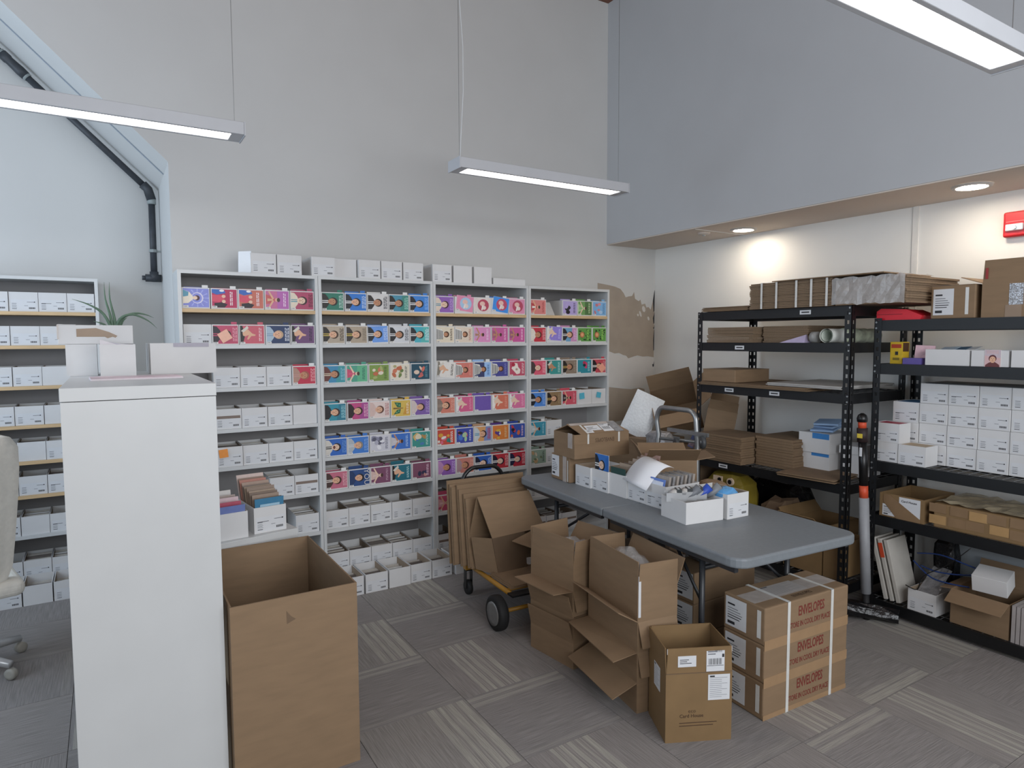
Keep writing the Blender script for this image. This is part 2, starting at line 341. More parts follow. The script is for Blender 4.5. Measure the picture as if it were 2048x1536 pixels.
# (column index, row index) -> stripe variant seen in the photo
special.update({(0, -3): 2, (0, -1): 3, (-1, -2): 3, (-1, -4): 3, (0, -4): 4, (0, -2): 4, (0, -5): 2, (2, -5): 2, (3, -6): 2, (3, -5): 5, (4, -5): 3, (3, -7): 2, (2, -6): 4, (-1, -3): 4})
random.seed(11)
for i in range(-7, 7):
    for j in range(-10, 3):
        cx = .95+.5*i+.25; cy = -.18+.5*j+.25
        if cx < -2.4 or cx > 3.9 or cy > 1.15 or cy < -4.6: continue
        if cx > -.1 and cy > .2: continue
        k = special.get((i, j)); 
        if k is None: k = random.choice((0, 1, 1, 0, 4, 2, 3) if cx > 2.4 or cx < .3 else (0, 1, 0, 1, 4))
        o = link('carpet_tile', TM[k], fl); o.location = (cx, cy, 0)
        o.rotation_euler = (0, 0, 0 if (i+j) % 2 else -PI/2)

# ================================================================== BOOKCASES
SHELF_Z = [1.7776, 1.5644, 1.3072, 1.0584, 0.8286, 0.6094, 0.3503]      # lower faces
TOPZ = [z+.022 for z in SHELF_Z]+[.085]                                 # where bins stand, top to bottom
BW, BD, BH = .8, .278, 2.02
def bookcase(label, x0, y0, wood):
    t = thing('bookcase', label, 'bookcase', (x0, y0, 0), 0, 'white bookcases of card bins')
    for a, b in ((.001, .020), (BW-.020, BW-.001)): G().box(a, 0, 0, b, BD, BH).build('side_panel', WHITE, t)
    G().box(.020, 0, BH-.020, BW-.020, BD, BH).build('top_panel', WHITE, t)
    G().box(.020, BD-.008, .06, BW-.020, BD, BH-.02).build('back_panel', BACKP, t)
    G().box(.020, .012, 0, BW-.020, .028, .063).build('plinth', WHITE, t)
    G().box(.020, .004, .063, BW-.020, BD-.008, .085).build('shelf', WHITE, t)
    for i, z in enumerate(SHELF_Z):
        if i in wood: G().box(.020, .004, z, BW-.020, BD-.008, z+.022).build('shelf', WOOD, t, label='natural wood shelf board')
        else: G().box(.020, .004, z, BW-.020, BD-.008, z+.022).build('shelf', WHITE, t)
    return t
bookcase('white bookcase beside the black pipe, first of the row of four', 0, 0, (0,))
bookcase('white bookcase full of portrait card bins, second of the row of four', .8, 0, (0,))
bookcase('white bookcase of pink and red card bins behind the cardboard cart, third of four', 1.6, 0, (0,))
bookcase('white bookcase beside the torn wall patch, last of the row of four', 2.4, 0, (0,))
bookcase('white bookcase set back in the alcove under the black pipe', -1.19, .905, (0, 1, 2, 3, 4, 5))

# ------------------------------------------------------------------ card bins
BNW, BNH, BND = .148, .121, .235
def bin_mesh(wd, h, dp):
    g = G(); x = wd/2; t = .0035
    g.box(-x, 0, 0, x, dp, t); g.box(-x, 0, t, x, t, h); g.box(-x, dp-t, t, x, dp, h); g.box(-x, t, t, -x+t, dp-t, h); g.box(x-t, t, t, x, dp-t, h)
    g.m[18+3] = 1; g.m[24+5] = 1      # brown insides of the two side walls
    return g.mesh('bin_body', [BIN, BINI])
BM = bin_mesh(BNW, BNH, BND)
def bin_label_mesh(kind, wd=BNW, h=BNH):
    g = G(); y = -.0006
    def q(a0, b0, a1, b1, mi): g.quad((a0*wd, y, b0*h), (a1*wd, y, b0*h), (a1*wd, y, b1*h), (a0*wd, y, b1*h), mi)
    def base(): g.quad((-.44*wd, -.0003, .06*h), (.44*wd, -.0003, .06*h), (.44*wd, -.0003, .62*h), (-.44*wd, -.0003, .62*h), 0)
    base()
    if kind == 2: q(-.46, .52, .46, .66, 3)
    else:
        q(.12, .475, .36, .50, 2); q(.36, .465, .40, .515, 1)
    q(-.40, .40, -.24, .425, 2)
    for i in range(4): q(-.40, .335-i*.045, -.25+.02*(i % 2), .35-i*.045, 2)
    q(-.40, .125, -.24, .15, 1); q(.02, .29, .15, .31, 2)
    for i in range(6): q(.18+i*.037, .13, .205+i*.037, .22, 1)
    if kind == 1: q(-.40, .425, -.05, .445, 1)
    return g.mesh('label', [LABEL, INK, INKG, mat('brown_stripe', (128, 112, 102), .6)])
BLM = [bin_label_mesh(k) for k in range(3)]
# --- printed sample cards (flat print, portrait turned sideways: head to the right)
CW, CH = .139, .110
SK = {'a': 'e0b090', 'b': 'c08a68', 'c': 'e8c8b0', 'd': '8a5c44'}
def art_text(col, u0=.79, n=3, seed=0):
    r = random.Random(seed); out = []
    for k in range(n):
        u = u0+k*.065; v = .14
        while v < .84:
            L_ = r.uniform(.08, .22); out.append(([(u, v), (u+.035, v), (u+.035, min(v+L_, .88)), (u, min(v+L_, .88))], col)); v += L_+.035
    return out
def bust(bg, cl, skin='a', hair='2a2020', tx='f0f0f0', shirt='e8e8e8', bg2=None, big=1.28, beard=None, tie=True, seed=0):
    s = SK[skin]; P = [([(0, 0), (1, 0), (1, 1), (0, 1)], bg)]
    if bg2: P.append(([(.55, 0), (1, 0), (1, 1), (.68, 1)], bg2))
    P.append(([(0, .06), (.18, .10), (.30, .30), (.34, .42), (.34, .56), (.28, .74), (.16, .93), (0, .96)], cl))
    if tie: P += [([(0, .42), (.33, .42), (.36, .5), (.33, .57), (0, .57)], shirt), ([(0, .475), (.28, .48), (.28, .52), (0, .525)], cl)]
    P += [([(.28, .42), (.42, .40), (.42, .60), (.28, .58)], s), (ell(.52, .5, .160*big, .19*big, 14), hair), (ell(.465, .5, .135*big, .145*big, 14), s)]
    if beard: P.append((ell(.40, .5, .06, .10, 10), beard))
    P += [(ell(.525, .43, .016, .026, 6), '332828'), (ell(.525, .57, .016, .026, 6), '332828'), ([(.375, .44), (.392, .44), (.392, .56), (.375, .56)], 'a8504a'), ([(.42, .48), (.49, .49), (.49, .51), (.42, .52)], 'b07858')]
    return P+art_text(tx, seed=seed)
def stripeb(bg, skin='b', tx='7a4a3a', bg2=None, seed=0):
    P = [([(0, 0), (1, 0), (1, 1), (0, 1)], bg)]
    if bg2: P.append(([(.6, 0), (1, 0), (1, 1), (.6, 1)], bg2))
    P.append(([(0, .15), (.3, .22), (.42, .4), (.42, .6), (.3, .85), (0, .9)], 'e8e6e0'))
    for k in range(5): P.append(([(.02+k*.075, .2), (.055+k*.075, .2), (.055+k*.075, .86-.03*k), (.02+k*.075, .86-.03*k)], '2c2c34'))
    P += [(ell(.56, .52, .16, .2, 12), '503020'), (ell(.52, .52, .12, .13, 12), SK[skin])]
    return P+art_text(tx, .78, 2, seed)
def figure(bg, c1, skin='a', c2='f0f0f0', tx='e8d8d8', bg2=None, seed=0):
    P = [([(0, 0), (1, 0), (1, 1), (0, 1)], bg)]
    if bg2: P.append(([(.5, 0), (1, 0), (1, 1), (.5, 1)], bg2))
    P += [([(0, .25), (.22, .3), (.40, .42), (.40, .58), (.22, .72), (0, .80)], c1), ([(.30, .5), (.12, .95), (.18, .98), (.36, .58)], SK[skin]), ([(.30, .5), (.10, .05), (.16, .02), (.36, .44)], SK[skin]), (ell(.50, .5, .10, .11, 10), SK[skin]), (ell(.55, .5, .07, .12, 10), '4a3028'), ([(.08, .42), (.3, .46), (.3, .54), (.08, .58)], c2)]
    return P+art_text(tx, .76, 2, seed)
def hand(bg, sl, skin='a', tx='f0e0e0', seed=0):
    P = [([(0, 0), (1, 0), (1, 1), (0, 1)], bg), ([(0, .02), (.12, .05), (.22, .5), (.10, .98), (0, 1)], sl), ([(.10, .62), (.32, .80), (.50, .56), (.64, .50), (.62, .43), (.46, .42), (.34, .22), (.28, .25), (.36, .48), (.2, .4), (.12, .45)], SK[skin]), ([(.04, .7), (.3, .98), (.36, .86), (.14, .62)], 'd8d2c6')]
    return P+art_text(tx, .78, 2, seed)
def blobs(bg, cols, tx='f2f0ee', seed=0, n=8):
    r = random.Random(seed); P = [([(0, 0), (1, 0), (1, 1), (0, 1)], bg)]
    for k in range(n):
        ru = r.uniform(.06, .16); rv = r.uniform(.08, .2)
        P.append((ell(r.uniform(ru*1.45, 1-ru*1.45)*.82, r.uniform(rv*1.25, 1-rv*1.25), ru, rv, 9, r.uniform(-.5, .5)), cols[k % len(cols)]))
    return P+art_text(tx, .76, 2, seed)
def circ(bg, c, seed=0):
    return [([(0, 0), (1, 0), (1, 1), (0, 1)], bg), (ell(.55, .52, .34, .40, 18), c), (ell(.50, .62, .16, .16, 10), 'e8c0b4'), (ell(.60, .36, .12, .14, 10), 'e8d4cc'), ([(.42, .2), (.5, .18), (.56, .5), (.48, .52)], 'f0e6e2'), ([(.02, 0), (.22, 0), (.22, .07), (.02, .07)], 'f4f4f2')]
def heart(bg, c, c2, seed=0):
    return [([(0, 0), (1, 0), (1, 1), (0, 1)], bg), ([(.12, .52), (.3, .9), (.5, .86), (.56, .6), (.70, .42), (.66, .16), (.46, .1), (.3, .3)], c), (ell(.24, .78, .12, .14, 10), c2), (ell(.45, .45, .08, .08, 8), 'b89888')]+art_text('f0d8dc', .80, 2, seed)
def leopard(seed=0):
    r = random.Random(seed); P = [([(0, 0), (1, 0), (1, 1), (0, 1)], '5f9a48')]
    for k in range(20): P.append((ell(r.uniform(.10, .90), r.uniform(.12, .88), r.uniform(.03, .06), r.uniform(.04, .08), 6, r.uniform(0, .6)), '1f3018'))
    return P+[(ell(.3, .5, .17, .22, 10), 'c07850'), (ell(.3, .5, .1, .13, 10), 'e0a878')]+art_text('a8e070', .66, 2, seed)
def halo():
    P = [([(0, 0), (1, 0), (1, 1), (0, 1)], '8a90d8')]
    for k in range(12):
        a = 2*PI*k/12; P.append(([(.55, .5), (.55+.44*math.cos(a-.06), .5+.48*math.sin(a-.06)), (.55+.44*math.cos(a+.06), .5+.48*math.sin(a+.06))], 'a8aee6'))
    return P+[(ell(.55, .5, .23, .30, 16), 'd8d4ec'), (ell(.53, .5, .19, .25, 16), '8a90d8'), ([(0, .2), (.2, .22), (.38, .42), (.38, .58), (.25, .8), (0, .92)], 'ece2d0'), ([(0, .55), (.2, .6), (.22, .8), (0, .92)], '5f9cb4'), (ell(.53, .5, .11, .14, 12), '4a2838'), (ell(.46, .5, .09, .10, 12), 'eed0b8')]
def twins(bg):
    return [([(0, 0), (1, 0), (1, 1), (0, 1)], bg), ([(0, .35), (.3, .3), (.5, .5), (.4, .68), (0, .7)], 'd85068'), ([(0, .8), (.2, .7), (.55, .8), (.5, .95), (.2, 1), (0, 1)], '3a68b8'), ([(.1, .02), (.5, .02), (.62, .2), (.4, .3), (.1, .25)], '2a2028'), (ell(.47, .62, .08, .09, 9), 'e8c0a8'), (ell(.47, .35, .08, .09, 9), 'e8c0a8'), (ell(.40, .92, .1, .06, 9), 'f0f0f0')]+art_text('f4e4e8', .72, 2, 5)
def plainc(bg): return [([(0, 0), (1, 0), (1, 1), (0, 1)], bg), ([(.06, .06), (.94, .06), (.94, .94), (.06, .94)], bg)]
def butter():
    P = [([(0, 0), (1, 0), (1, 1), (0, 1)], 'd8b858'), ([(.1, .12), (.45, .2), (.5, .46), (.3, .42)], '2f6a4c'), ([(.15, .9), (.5, .85), (.5, .56), (.3, .58)], '2f6a4c'), ([(.1, .46), (.62, .49), (.62, .53), (.1, .56)], '7a5a30')]
    for (a, b) in ((.28, .25), (.38, .33), (.3, .78), (.42, .70)): P.append((ell(a, b, .04, .05, 7), '6aa878'))
    return P+[([(.6, .1), (.95, .1), (.95, .9), (.75, .6)], 'd09a40')]+art_text('f8eccc', .80, 2, 3)
def card_mesh(polys, tilt=0.0, dx=0.0, dz=0.0, sticker=True):
    g = G(); mats = [paper('ebe9e4')]; idx = {'ebe9e4': 0}
    M = Matrix.Translation((dx, 0, dz)) @ Matrix.Rotation(tilt, 4, 'Y')
    def P3(u, v, k): return M @ Vector(((u-.5)*CW, -.0022-k*.00022, .006+v*CH))
    g.box(-CW/2, -.002, .005, CW/2, -.0006, .006+CH, 0, M)
    for k, (poly, c) in enumerate(polys):
        if c not in idx: idx[c] = len(mats); mats.append(paper(c))
        pts = [(min(max(u, 0.008), .992), min(max(v, .008), .992)) for u, v in poly]
        a = sum(pts[i][0]*pts[(i+1) % len(pts)][1]-pts[(i+1) % len(pts)][0]*pts[i][1] for i in range(len(pts)))
        if a < 0: pts = pts[::-1]
        g.add([P3(u, v, k*.5+.5) for u, v in pts], (tuple(range(len(pts))),), idx[c])
    if sticker:
        g.add([P3(u, v, 16) for u, v in ((.015, .012), (.2, .012), (.2, .1), (.015, .1))], ((0, 1, 2, 3),), 0)
        if '70707a' not in idx: idx['70707a'] = len(mats); mats.append(paper('70707a'))
        g.add([P3(u, v, 17) for u, v in ((.04, .04), (.16, .04), (.16, .07), (.04, .07))], ((0, 1, 2, 3),), idx['70707a'])
    return g.mesh('cover_card', mats)
def stack_mesh(bg, seed, tab=True, full=True):
    r = random.Random(seed); g = G(); x = BNW/2-.006; mats = [paper('c9c4bc'), paper(bg), paper('e4e4e2'), mat('card_dark_grey', (120, 112, 106), .8)]  # darker grey cards are mixed in at random
    top = BNH-(.006 if full else .035); y = .02
    while y < .2:
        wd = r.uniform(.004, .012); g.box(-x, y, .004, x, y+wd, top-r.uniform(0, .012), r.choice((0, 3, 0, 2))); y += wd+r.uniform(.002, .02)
    if tab:
        g.box(x-.034, .012, .02, x-.002, .0132, BNH+.016, 2 if r.random() < .6 else 1)
        g.box(-x+.01, .05, .02, x-.03, .0512, BNH+r.uniform(.0, .016), 1)
    return g.mesh('card_dividers', mats)
STK = {}
def card_bin(loc, label, group, rz=0.0, card=None, bg='c9c4bc', style=0, tilt=0.0, dx=0, dz=0, seed=0, note=None, stack=True, cat='card bin', full=True):
    t = thing('card_bin', label, cat, loc, rz, group)
    link('bin_body', BM, t)
    if card is not None: link('cover_card', card_mesh(card, tilt, dx, dz), t)
    elif style is not None: link('label', BLM[style], t)
    if stack:
        key = (bg, seed % 3, card is not None, full)
        if key not in STK: STK[key] = stack_mesh(bg, (int(bg, 16) % 97)+seed % 3, card is not None, full)
        link('card_dividers', STK[key], t)
    if note:
        c, a, b, s, rot = note
        M = F_front(a, b, -.0068) @ Matrix.Rotation(rot, 4, 'Z')
        G().box(-s/2, -s/2, 0, s/2, s/2, .0008, 0, M).build('sticky_note', paper(c), t)
    return t
ORD5 = ['leftmost', 'second from left', 'middle', 'second from right', 'rightmost']
ROWN = ['top', 'second', 'third', 'fourth', 'fifth', 'sixth', 'seventh', 'bottom']
W0 = ('w', 0); W1 = ('w', 1); W2 = ('w', 2); WP = ('w', None)
def c(desc, art, **k): return ('c', desc, art, k)
B1 = [
 [c('periwinkle halo portrait', halo(), bg='8a90d8'), c('crimson embracing figures', twins('b8305a'), bg='b8305a'), c('coral embracing figures', twins('c8705f'), bg='c8705f'), c('mauve pink portrait', figure('c87098', 'c86060', 'a', 'e0b090', 'f0d8ec', 'b868b0'), bg='c87098'), c('raspberry portrait with teal sleeve', bust('b04868', 'e4d6c2', 'c', '3a2024', '702840', '5a98a8', tie=True), bg='b04868')],
 [W0, c('pink card behind a peach sticky note', bust('c04c6a', '302830', 'b', '2a2020', 'e8a0b0', 'c04c6a'), bg='c04c6a', note=('f0b8a0', -.005, .052, .062, .55)), c('rose pointing hand', hand('c85c6c', '2a2422', 'a', 'f0c8cc'), bg='c85c6c'), c('navy portrait in pale blue shirt', bust('20365f', 'a8bccc', 'a', 'c0a080', 'd8dce8', '8aa0b8'), bg='20365f'), c('plum pointing hand', hand('6c4672', '241e1c', 'a', '3a2440'), bg='6c4672')],
 [None, W0, W0, W0, c('red floral portrait', bust('c02c48', 'b08878', 'b', 'a05848', 'f0a8b0', 'c09088', beard='c07858'), bg='c02c48')],
 [None, W2, W0, W0, WP],
 [None, ('w', 0, ('e8923c', -.035, .085, .05, .1)), W0, W0, W0],
 [None, None, None, W0, W2],
 [None, None, None, None, W0],
 [],
]
S = dict(skin='b')
B2 = [
 [c('green suit portrait', bust('2c7a66', '26221f', 'b', '2a2220', 'bfe0d4', seed=1), bg='2c7a66'), c('blue suit portrait', bust('2f78cc', '23242c', 'a', '241c1a', 'c4dcf8', seed=2), bg='2f78cc'), c('white suit portrait', bust('d6d4d2', '302a28', 'b', '2a2220', '50505a', seed=3), bg='d6d4d2'), c('teal and blue suit portrait', bust('4a90a8', '26221f', 'b', '2a2220', 'a4d8c8', bg2='3f8a80', seed=4), bg='4a90a8'), c('bright blue suit portrait', bust('3c84d4', '26262c', 'a', '241c1a', '8cbcf4', seed=5), bg='3c84d4')],
 [c('tan portrait with yellow scarf', bust('b4a694', '2c2620', 'a', '4a3424', '5c5044', 'c8b054', seed=6), bg='b4a694'), c('sandy portrait with yellow scarf', bust('b0a08c', '38302c', 'a', '4a3424', '8c8070', 'c8b054', seed=7), bg='b0a08c'), c('light blue suit portrait', bust('6c9ce4', '22242a', 'a', '2a201c', 'c8dcfc', seed=8), bg='6c9ce4', tilt=-.03, dz=.003), c('grey white suit portrait', bust('d4d6da', '222226', 'b', '2a201c', '585860', seed=9), bg='d4d6da'), c('aqua suit portrait', bust('4cb0c0', '26282e', 'a', '2a201c', 'd8f0f4', bg2='58b8b4', seed=10), bg='4cb0c0')],
 [c('sea blue portrait with long hair', bust('3f8cb4', '6a3a34', 'b', '241a1a', '90c8d8', 'd8c8b0', bg2='3f98a0', seed=11), bg='3f8cb4'), c('green dancer', figure('4ea088', 'c85070', 'c', 'd85a78', '3c7a68', '62b48a', seed=12), bg='4ea088'), c('olive card with coral figures', blobs('7f9a4c', ['cf7a5c', 'e4d8c4', 'c06a48', 'a8b070'], '5a7038', 13), bg='7f9a4c'), c('cream card with coral figures', blobs('e2dac8', ['cf7a5c', 'b0a878', 'c06a48', '6a8048'], '808078', 14), bg='e2dac8'), c('deep teal card with coral bird', blobs('1c4a5e', ['d07060', 'e0c8b4', 'c06060'], '6090a0', 15, 5), bg='1c4a5e')],
 [c('teal portrait with dark jacket', bust('3090a4', '1e1e22', 'a', '3a2420', '9cd4dc', bg2='2c7a90', tie=False, seed=16), bg='3090a4'), c('magenta portrait with dark jacket', bust('c04a80', '2a1c20', 'a', '3a2420', 'f0b4d0', bg2='a84a90', tie=False, seed=17), bg='b04a88'), c('pale pink portrait in a frame', bust('e4d2cc', 'd8bcb4', 'a', '6a4438', 'c08484', 'e4d2cc', tie=False, seed=18), bg='e4d2cc'), c('yellow card with green butterfly', butter(), bg='d8b050'), c('violet portrait with wavy hair', bust('7c5ca4', 'd4c4c0', 'a', '3a2430', 'b8a0d4', 'c8b4b8', tie=False, seed=19), bg='7c5ca4')],
 [c('royal blue open mouthed portrait', bust('2e66bc', 'd8d4cc', 'c', '2a2020', '6c9cdc', '202020', beard='5a2c28', seed=20), bg='2e66bc'), c('blue snowy portrait in grey hood', bust('3f7ccc', 'b4bac0', 'a', '8c8478', '88b4ec', 'd0d4d8', seed=21), bg='3f7ccc'), c('grey doodle pattern', blobs('cfcfd8', ['8a8aa0', '5a5a6c', 'b0b0c0', 'e8e8ee'], '7c7c90', 22, 14), bg='cfcfd8'), c('blue card with pale hood', figure('3a70c4', 'c8c4cc', 'b', 'd0ccd0', 'a8c8f0', seed=23), bg='3a70c4'), c('teal card with golden figures', blobs('3c9088', ['d0b070', '4a7ab0', 'e0d4b8', 'b08850'], 'b8dcd0', 24), bg='3c9088')],
 [c('dusty pink portrait', bust('c46c82', '4a3430', 'a', '4a2c24', 'e8b0bc', 'e8e0d8', seed=25), bg='c46c82'), c('navy card lettered YOU', bust('2a4c84', '223a66', 'a', '20202a', '2a4c84', '2a4c84', tie=False, seed=26), bg='2a4c84', you=1), c('plum card with raised arms', figure('7c4a66', 'd8b8b0', 'c', 'e0c4bc', 'b894a8', seed=27), bg='7c4a66'), c('dark teal pointing hand', hand('1f6c7c', '201c1c', 'a', 'b0d8dc', seed=28), bg='1f6c7c'), c('mulberry card with navy hood', blobs('7c4a60', ['2c2c48', 'c49088', '3a3458'], 'd8b8c8', 29, 4), bg='7c4a60')],
 [W0, W0, W1, W0, W0], [W0, W0, W0, W0, W0]]
B3 = [
 [c('purple starry portrait', bust('9060b4', 'e4d4c4', 'c', '4a2434', 'c8a8dc', '6aa0b8', seed=30), bg='9060b4'), c('tilted pink card', circ('e090b0', 'a8c8e4'), bg='d88aa8', tilt=.12, dz=.010), c('pale card with red medallion', circ('e2d6d0', 'b84a60'), bg='e2d6d0'), c('tilted sky blue card with medallion', circ('4090e4', 'c0506c'), bg='3f8ae0', tilt=.14, dz=.010), c('pink card with red medallion', circ('dc90b0', 'b84a64'), bg='dc90b0')],
 [c('cream stooping figure in striped top', stripeb('e4d8c2', 'b', '6a5a4a', seed=31), bg='e4d8c2'), c('cream figure in striped top', stripeb('e2d2c0', 'b', 'c08a78', seed=32), bg='e2d2c0'), c('lilac pink small figure', figure('dc90c0', 'c8a0c0', 'b', 'b08060', 'f0d0e8', seed=33), bg='dc90c0'), c('fuchsia small figure', figure('c8609c', 'a8607c', 'b', 'c08868', 'f0c0dc', seed=34), bg='c8609c'), c('deep pink small figure', figure('c85898', 'a05a80', 'b', 'c08868', 'f4c4e0', seed=35), bg='c85898')],
 [c('tilted white card', hand('e6e2dc', '8a8478', 'a', '55504c', seed=36), bg='e6e2dc', tilt=.10, dx=-.004, dz=.009), c('salmon portrait in striped top', stripeb('d47c70', 'b', 'e0a090', seed=37), bg='d47c70'), c('pale blue portrait in striped top', stripeb('38406c', 'b', '5078b0', '9cc0ec', seed=38), bg='9cc0ec'), c('indigo portrait in striped top', stripeb('484a94', 'b', '8c90cc', seed=39), bg='484a94'), c('red card with cream heart', heart('c05068', 'ece2d8', 'b02840'), bg='c05068')],
 [c('salmon portrait with dark hair', bust('d4806e', '8a7a70', 'a', '3a241c', 'e8b0a0', 'a89484', seed=40), bg='d4806e'), c('rose card with white figure', hand('d4628c', 'e8e4e0', 'c', 'e89cb8', seed=41), bg='d4628c'), c('plain purple card', plainc('7058ac'), bg='7058ac'), c('orange card with white figure', hand('d4745c', 'ece8e2', 'c', 'e8a490', seed=42), bg='d4745c'), c('candy pink card with white figure', hand('d8749e', 'ece8e4', 'c', 'f0acc8', seed=43), bg='d8749e')],
 [c('red collage', blobs('c44c3c', ['2c8078', 'e4e0d8', 'd86c88', 'd8a040'], 'f0f0ec', 44), bg='c44c3c'), c('dark blue collage', blobs('3c4ca4', ['4878c8', '201c24', 'c85a78', 'a8c8a0'], 'd8d8ec', 45), bg='3c4ca4'), c('rainbow portrait with teal hood', bust('d8a068', 'c8d0d4', 'a', '3a2430', 'c83c5c', '5098b8', bg2='8090c0', seed=46), bg='c8a080'), c('orange and purple arc', blobs('d8803c', ['5c3c88', 'd8b040', 'e0e0e0'], 'e8d0a0', 47, 5), bg='5c3c88'), c('blue and red collage', blobs('3450a8', ['3c78c8', 'c83c48', '241c28', 'd86c40'], 'e8c8d8', 48), bg='3450a8')],
 [c('purple portrait with long hair', bust('8c5cac', 'b888b8', 'b', '4a2438', 'c8a8e0', 'a878b0', tie=False, seed=49), bg='8c5cac'), c('salmon portrait with long hair', bust('c47c70', 'a88890', 'b', '5a3028', 'e0a898', 'b89098', tie=False, seed=50), bg='c47c70'), c('cobalt card with dark figure', bust('2a5cb4', '1c1e34', 'c', '1c1e34', 'a8c8f4', 'ececec', seed=51), bg='2a5cb4'), c('scarlet card with dark figure', bust('bc303c', '241c30', 'c', '241c30', 'f0b8b8', 'ececec', seed=52), bg='bc303c'), c('crimson card with dark figure', bust('b4283a', '1e2040', 'c', '1e2040', 'f0a8b0', 'ececec', seed=53), bg='b4283a')],
 [c('pink card with seated figure', figure('c45070', 'd8a0a8', 'a', 'e8c0c0', 'e8a0b4', seed=54), bg='c45070'), None, None, None, None], [W2, None, None, None, None]]
B4 = [
 [c('salmon lettered figure', figure('d88480', 'c0484c', 'a', 'f0f0ec', 'b84c4c', seed=55), bg='d88480'), None, c('lilac card with black dress', blobs('b4a4d8', ['1c1a20', '241f2c', 'b8a8dc'], '4c4468', 56, 4), bg='b4a4d8'), c('green seated figure', figure('6c9c58', 'a8c890', 'c', '88c078', 'c8dcb0', '4c7440', seed=57), bg='6c9c58'), c('sky blue card with pink posts', blobs('7cb0dc', ['d88c94', 'c87880', 'a8c8e4'], '5888b4', 58, 5), bg='7cb0dc')],
 [c('red portrait with white hat', bust('c43444', 'e4dcd0', 'b', '5a2c24', 'f0b0b4', 'e8e4dc', seed=59), bg='c43444'), c('lilac winged figure', hand('9484d8', 'e8e4dc', 'c', 'c8c0f0', seed=60), bg='9484d8', tilt=.06, dz=.010), c('pink and blue grinning portrait', bust('6fa4c8', '2a262c', 'a', '5a3024', 'e8c0e0', bg2='cc94bc', seed=61), bg='cc94bc'), c('green leopard print', leopard(1), bg='5f9a48'), c('rounded green leopard print', leopard(2), bg='4f8a3c')],
 [c('coral kissing portrait', bust('d85c74', '4a3c3c', 'c', 'b03040', 'f4b0bc', 'd85c74', tie=False, seed=62), bg='d85c74'), c('teal pointing hand', hand('3c9490', '1e1a1a', 'b', 'c0e4dc', seed=63), bg='3c9490'), c('taupe portrait with yellow scarf', bust('8c7c6c', '28221e', 'b', '3a2820', 'a89c8c', 'c0a054', seed=64), bg='8c7c6c'), c('turquoise card with magenta bloom', blobs('2f8c9c', ['d0406c', 'b83058', '1c3038'], 'b0dce4', 65, 4), bg='2f8c9c'), c('red card behind a peach sticky note', bust('c44c58', '241c1e', 'a', '2a2020', 'e8a0a8', seed=66), bg='c44c58', note=('f0a890', .025, .045, .06, .75))],
 [c('cornflower suit portrait', bust('4c84d0', '1c1e24', 'b', '241c1c', '90b8f0', seed=67), bg='4c84d0'), c('bronze portrait with yellow scarf', bust('8c7252', '241e1a', 'a', '4a3020', 'b09878', 'c0a050', seed=68), bg='8c7252'), c('coral card with grey hat', figure('cc5464', '3a2428', 'a', '8c8480', 'e8a0a8', seed=69), bg='cc5464'), ('w', None, ('58b4cc', -.03, .07, .05, .1)), ('w', None, ('58b4cc', -.005, .07, .045, -.2))],
 [c('cyan card with pale figure', figure('3c94ac', 'c0d0d4', 'a', 'd8e0e0', 'a0d0dc', seed=70), bg='3c94ac'), W0, None, None, None],
 [c('grey green card with bouquet', blobs('8ca090', ['b89870', '6c7c5c', 'd0c0a8'], '4c5c50', 71), bg='8ca090'), W0, None, None, None],
 [W0, W0, None, None, None], [W2, W2, W2, None, None]]
LB = [[None, W0, W0, W1, W0], [None, W0, W0, W0, W1], [None, W0, W0, WP, W0], [None, W0, W0, WP, c('green and tan pattern', blobs('3c9478', ['d8c4a0', 'a89070', '6cb09c'], '2c6c58', 72), bg='3c9478')],
      [None, W0, WP, W0, W0], [None, W0, W0, W1, W0], [None, W0, WP, W1, W0], [None, W0, W0, W0, None]]
CASEN = ['pipe bookcase', 'second bookcase', 'third bookcase', 'end bookcase', 'alcove bookcase']
sd = 0
for ci, (rows, x0, y0) in enumerate(((B1, 0, 0), (B2, .8, 0), (B3, 1.6, 0), (B4, 2.4, 0), (LB, -1.19, .905))):
    for ri, row in enumerate(rows):
        for k, e in enumerate(row):
            sd += 1
            if e is None: continue
            rr = random.Random(sd); x = x0+.022+.0755+k*.1512+rr.uniform(-.001, .001); y = y0+.012+rr.uniform(0, .006); z = TOPZ[ri]+.0006
            grp = 'card bins on the %s' % CASEN[ci]
            if e[0] == 'w':
                d = {0: 'white bin with small printed label', 1: 'white bin with two-line label', 2: 'white bin with brown striped label', None: 'plain white bin'}[e[1]]
                if len(e) > 2: d = ('plain white bin' if e[1] is None else 'white bin')+(' with orange sticky note' if e[2][0] == 'e8923c' else ' with blue sticky note')
                card_bin((x, y, z), '%s, %s, %s shelf, %s' % (d, ORD5[k], ROWN[ri], CASEN[ci]), grp, style=e[1], seed=sd, note=e[2] if len(e) > 2 else None, full=(sd % 3 > 0))
            else:
                kw = dict(e[3]); you = kw.pop('you', None)
                t = card_bin((x, y, z), 'bin with %s, %s, %s shelf, %s' % (e[1] if 'card' in e[1] else e[1]+' card', ORD5[k], ROWN[ri], CASEN[ci]), grp, card=e[2], seed=sd, **kw)
                if you: text_part('YOU', .052, F_front(.047, .062, -.0062) @ Matrix.Rotation(-PI/2, 4, 'Z'), paper('d8d4d0'), t, 'lettering')
# blank divider leaning in the gap on the last bookcase
o = G().panel((2.572, .03, TOPZ[0]+.001), (2.665, .03, TOPZ[0]+.001), (2.665, .10, TOPZ[0]+.105), (2.60, .10, TOPZ[0]+.105), .003).build('divider_card', paper('c4c2be'))
tag(o, 'blank grey divider card leaning in the top shelf gap by the lilac card', 'card')
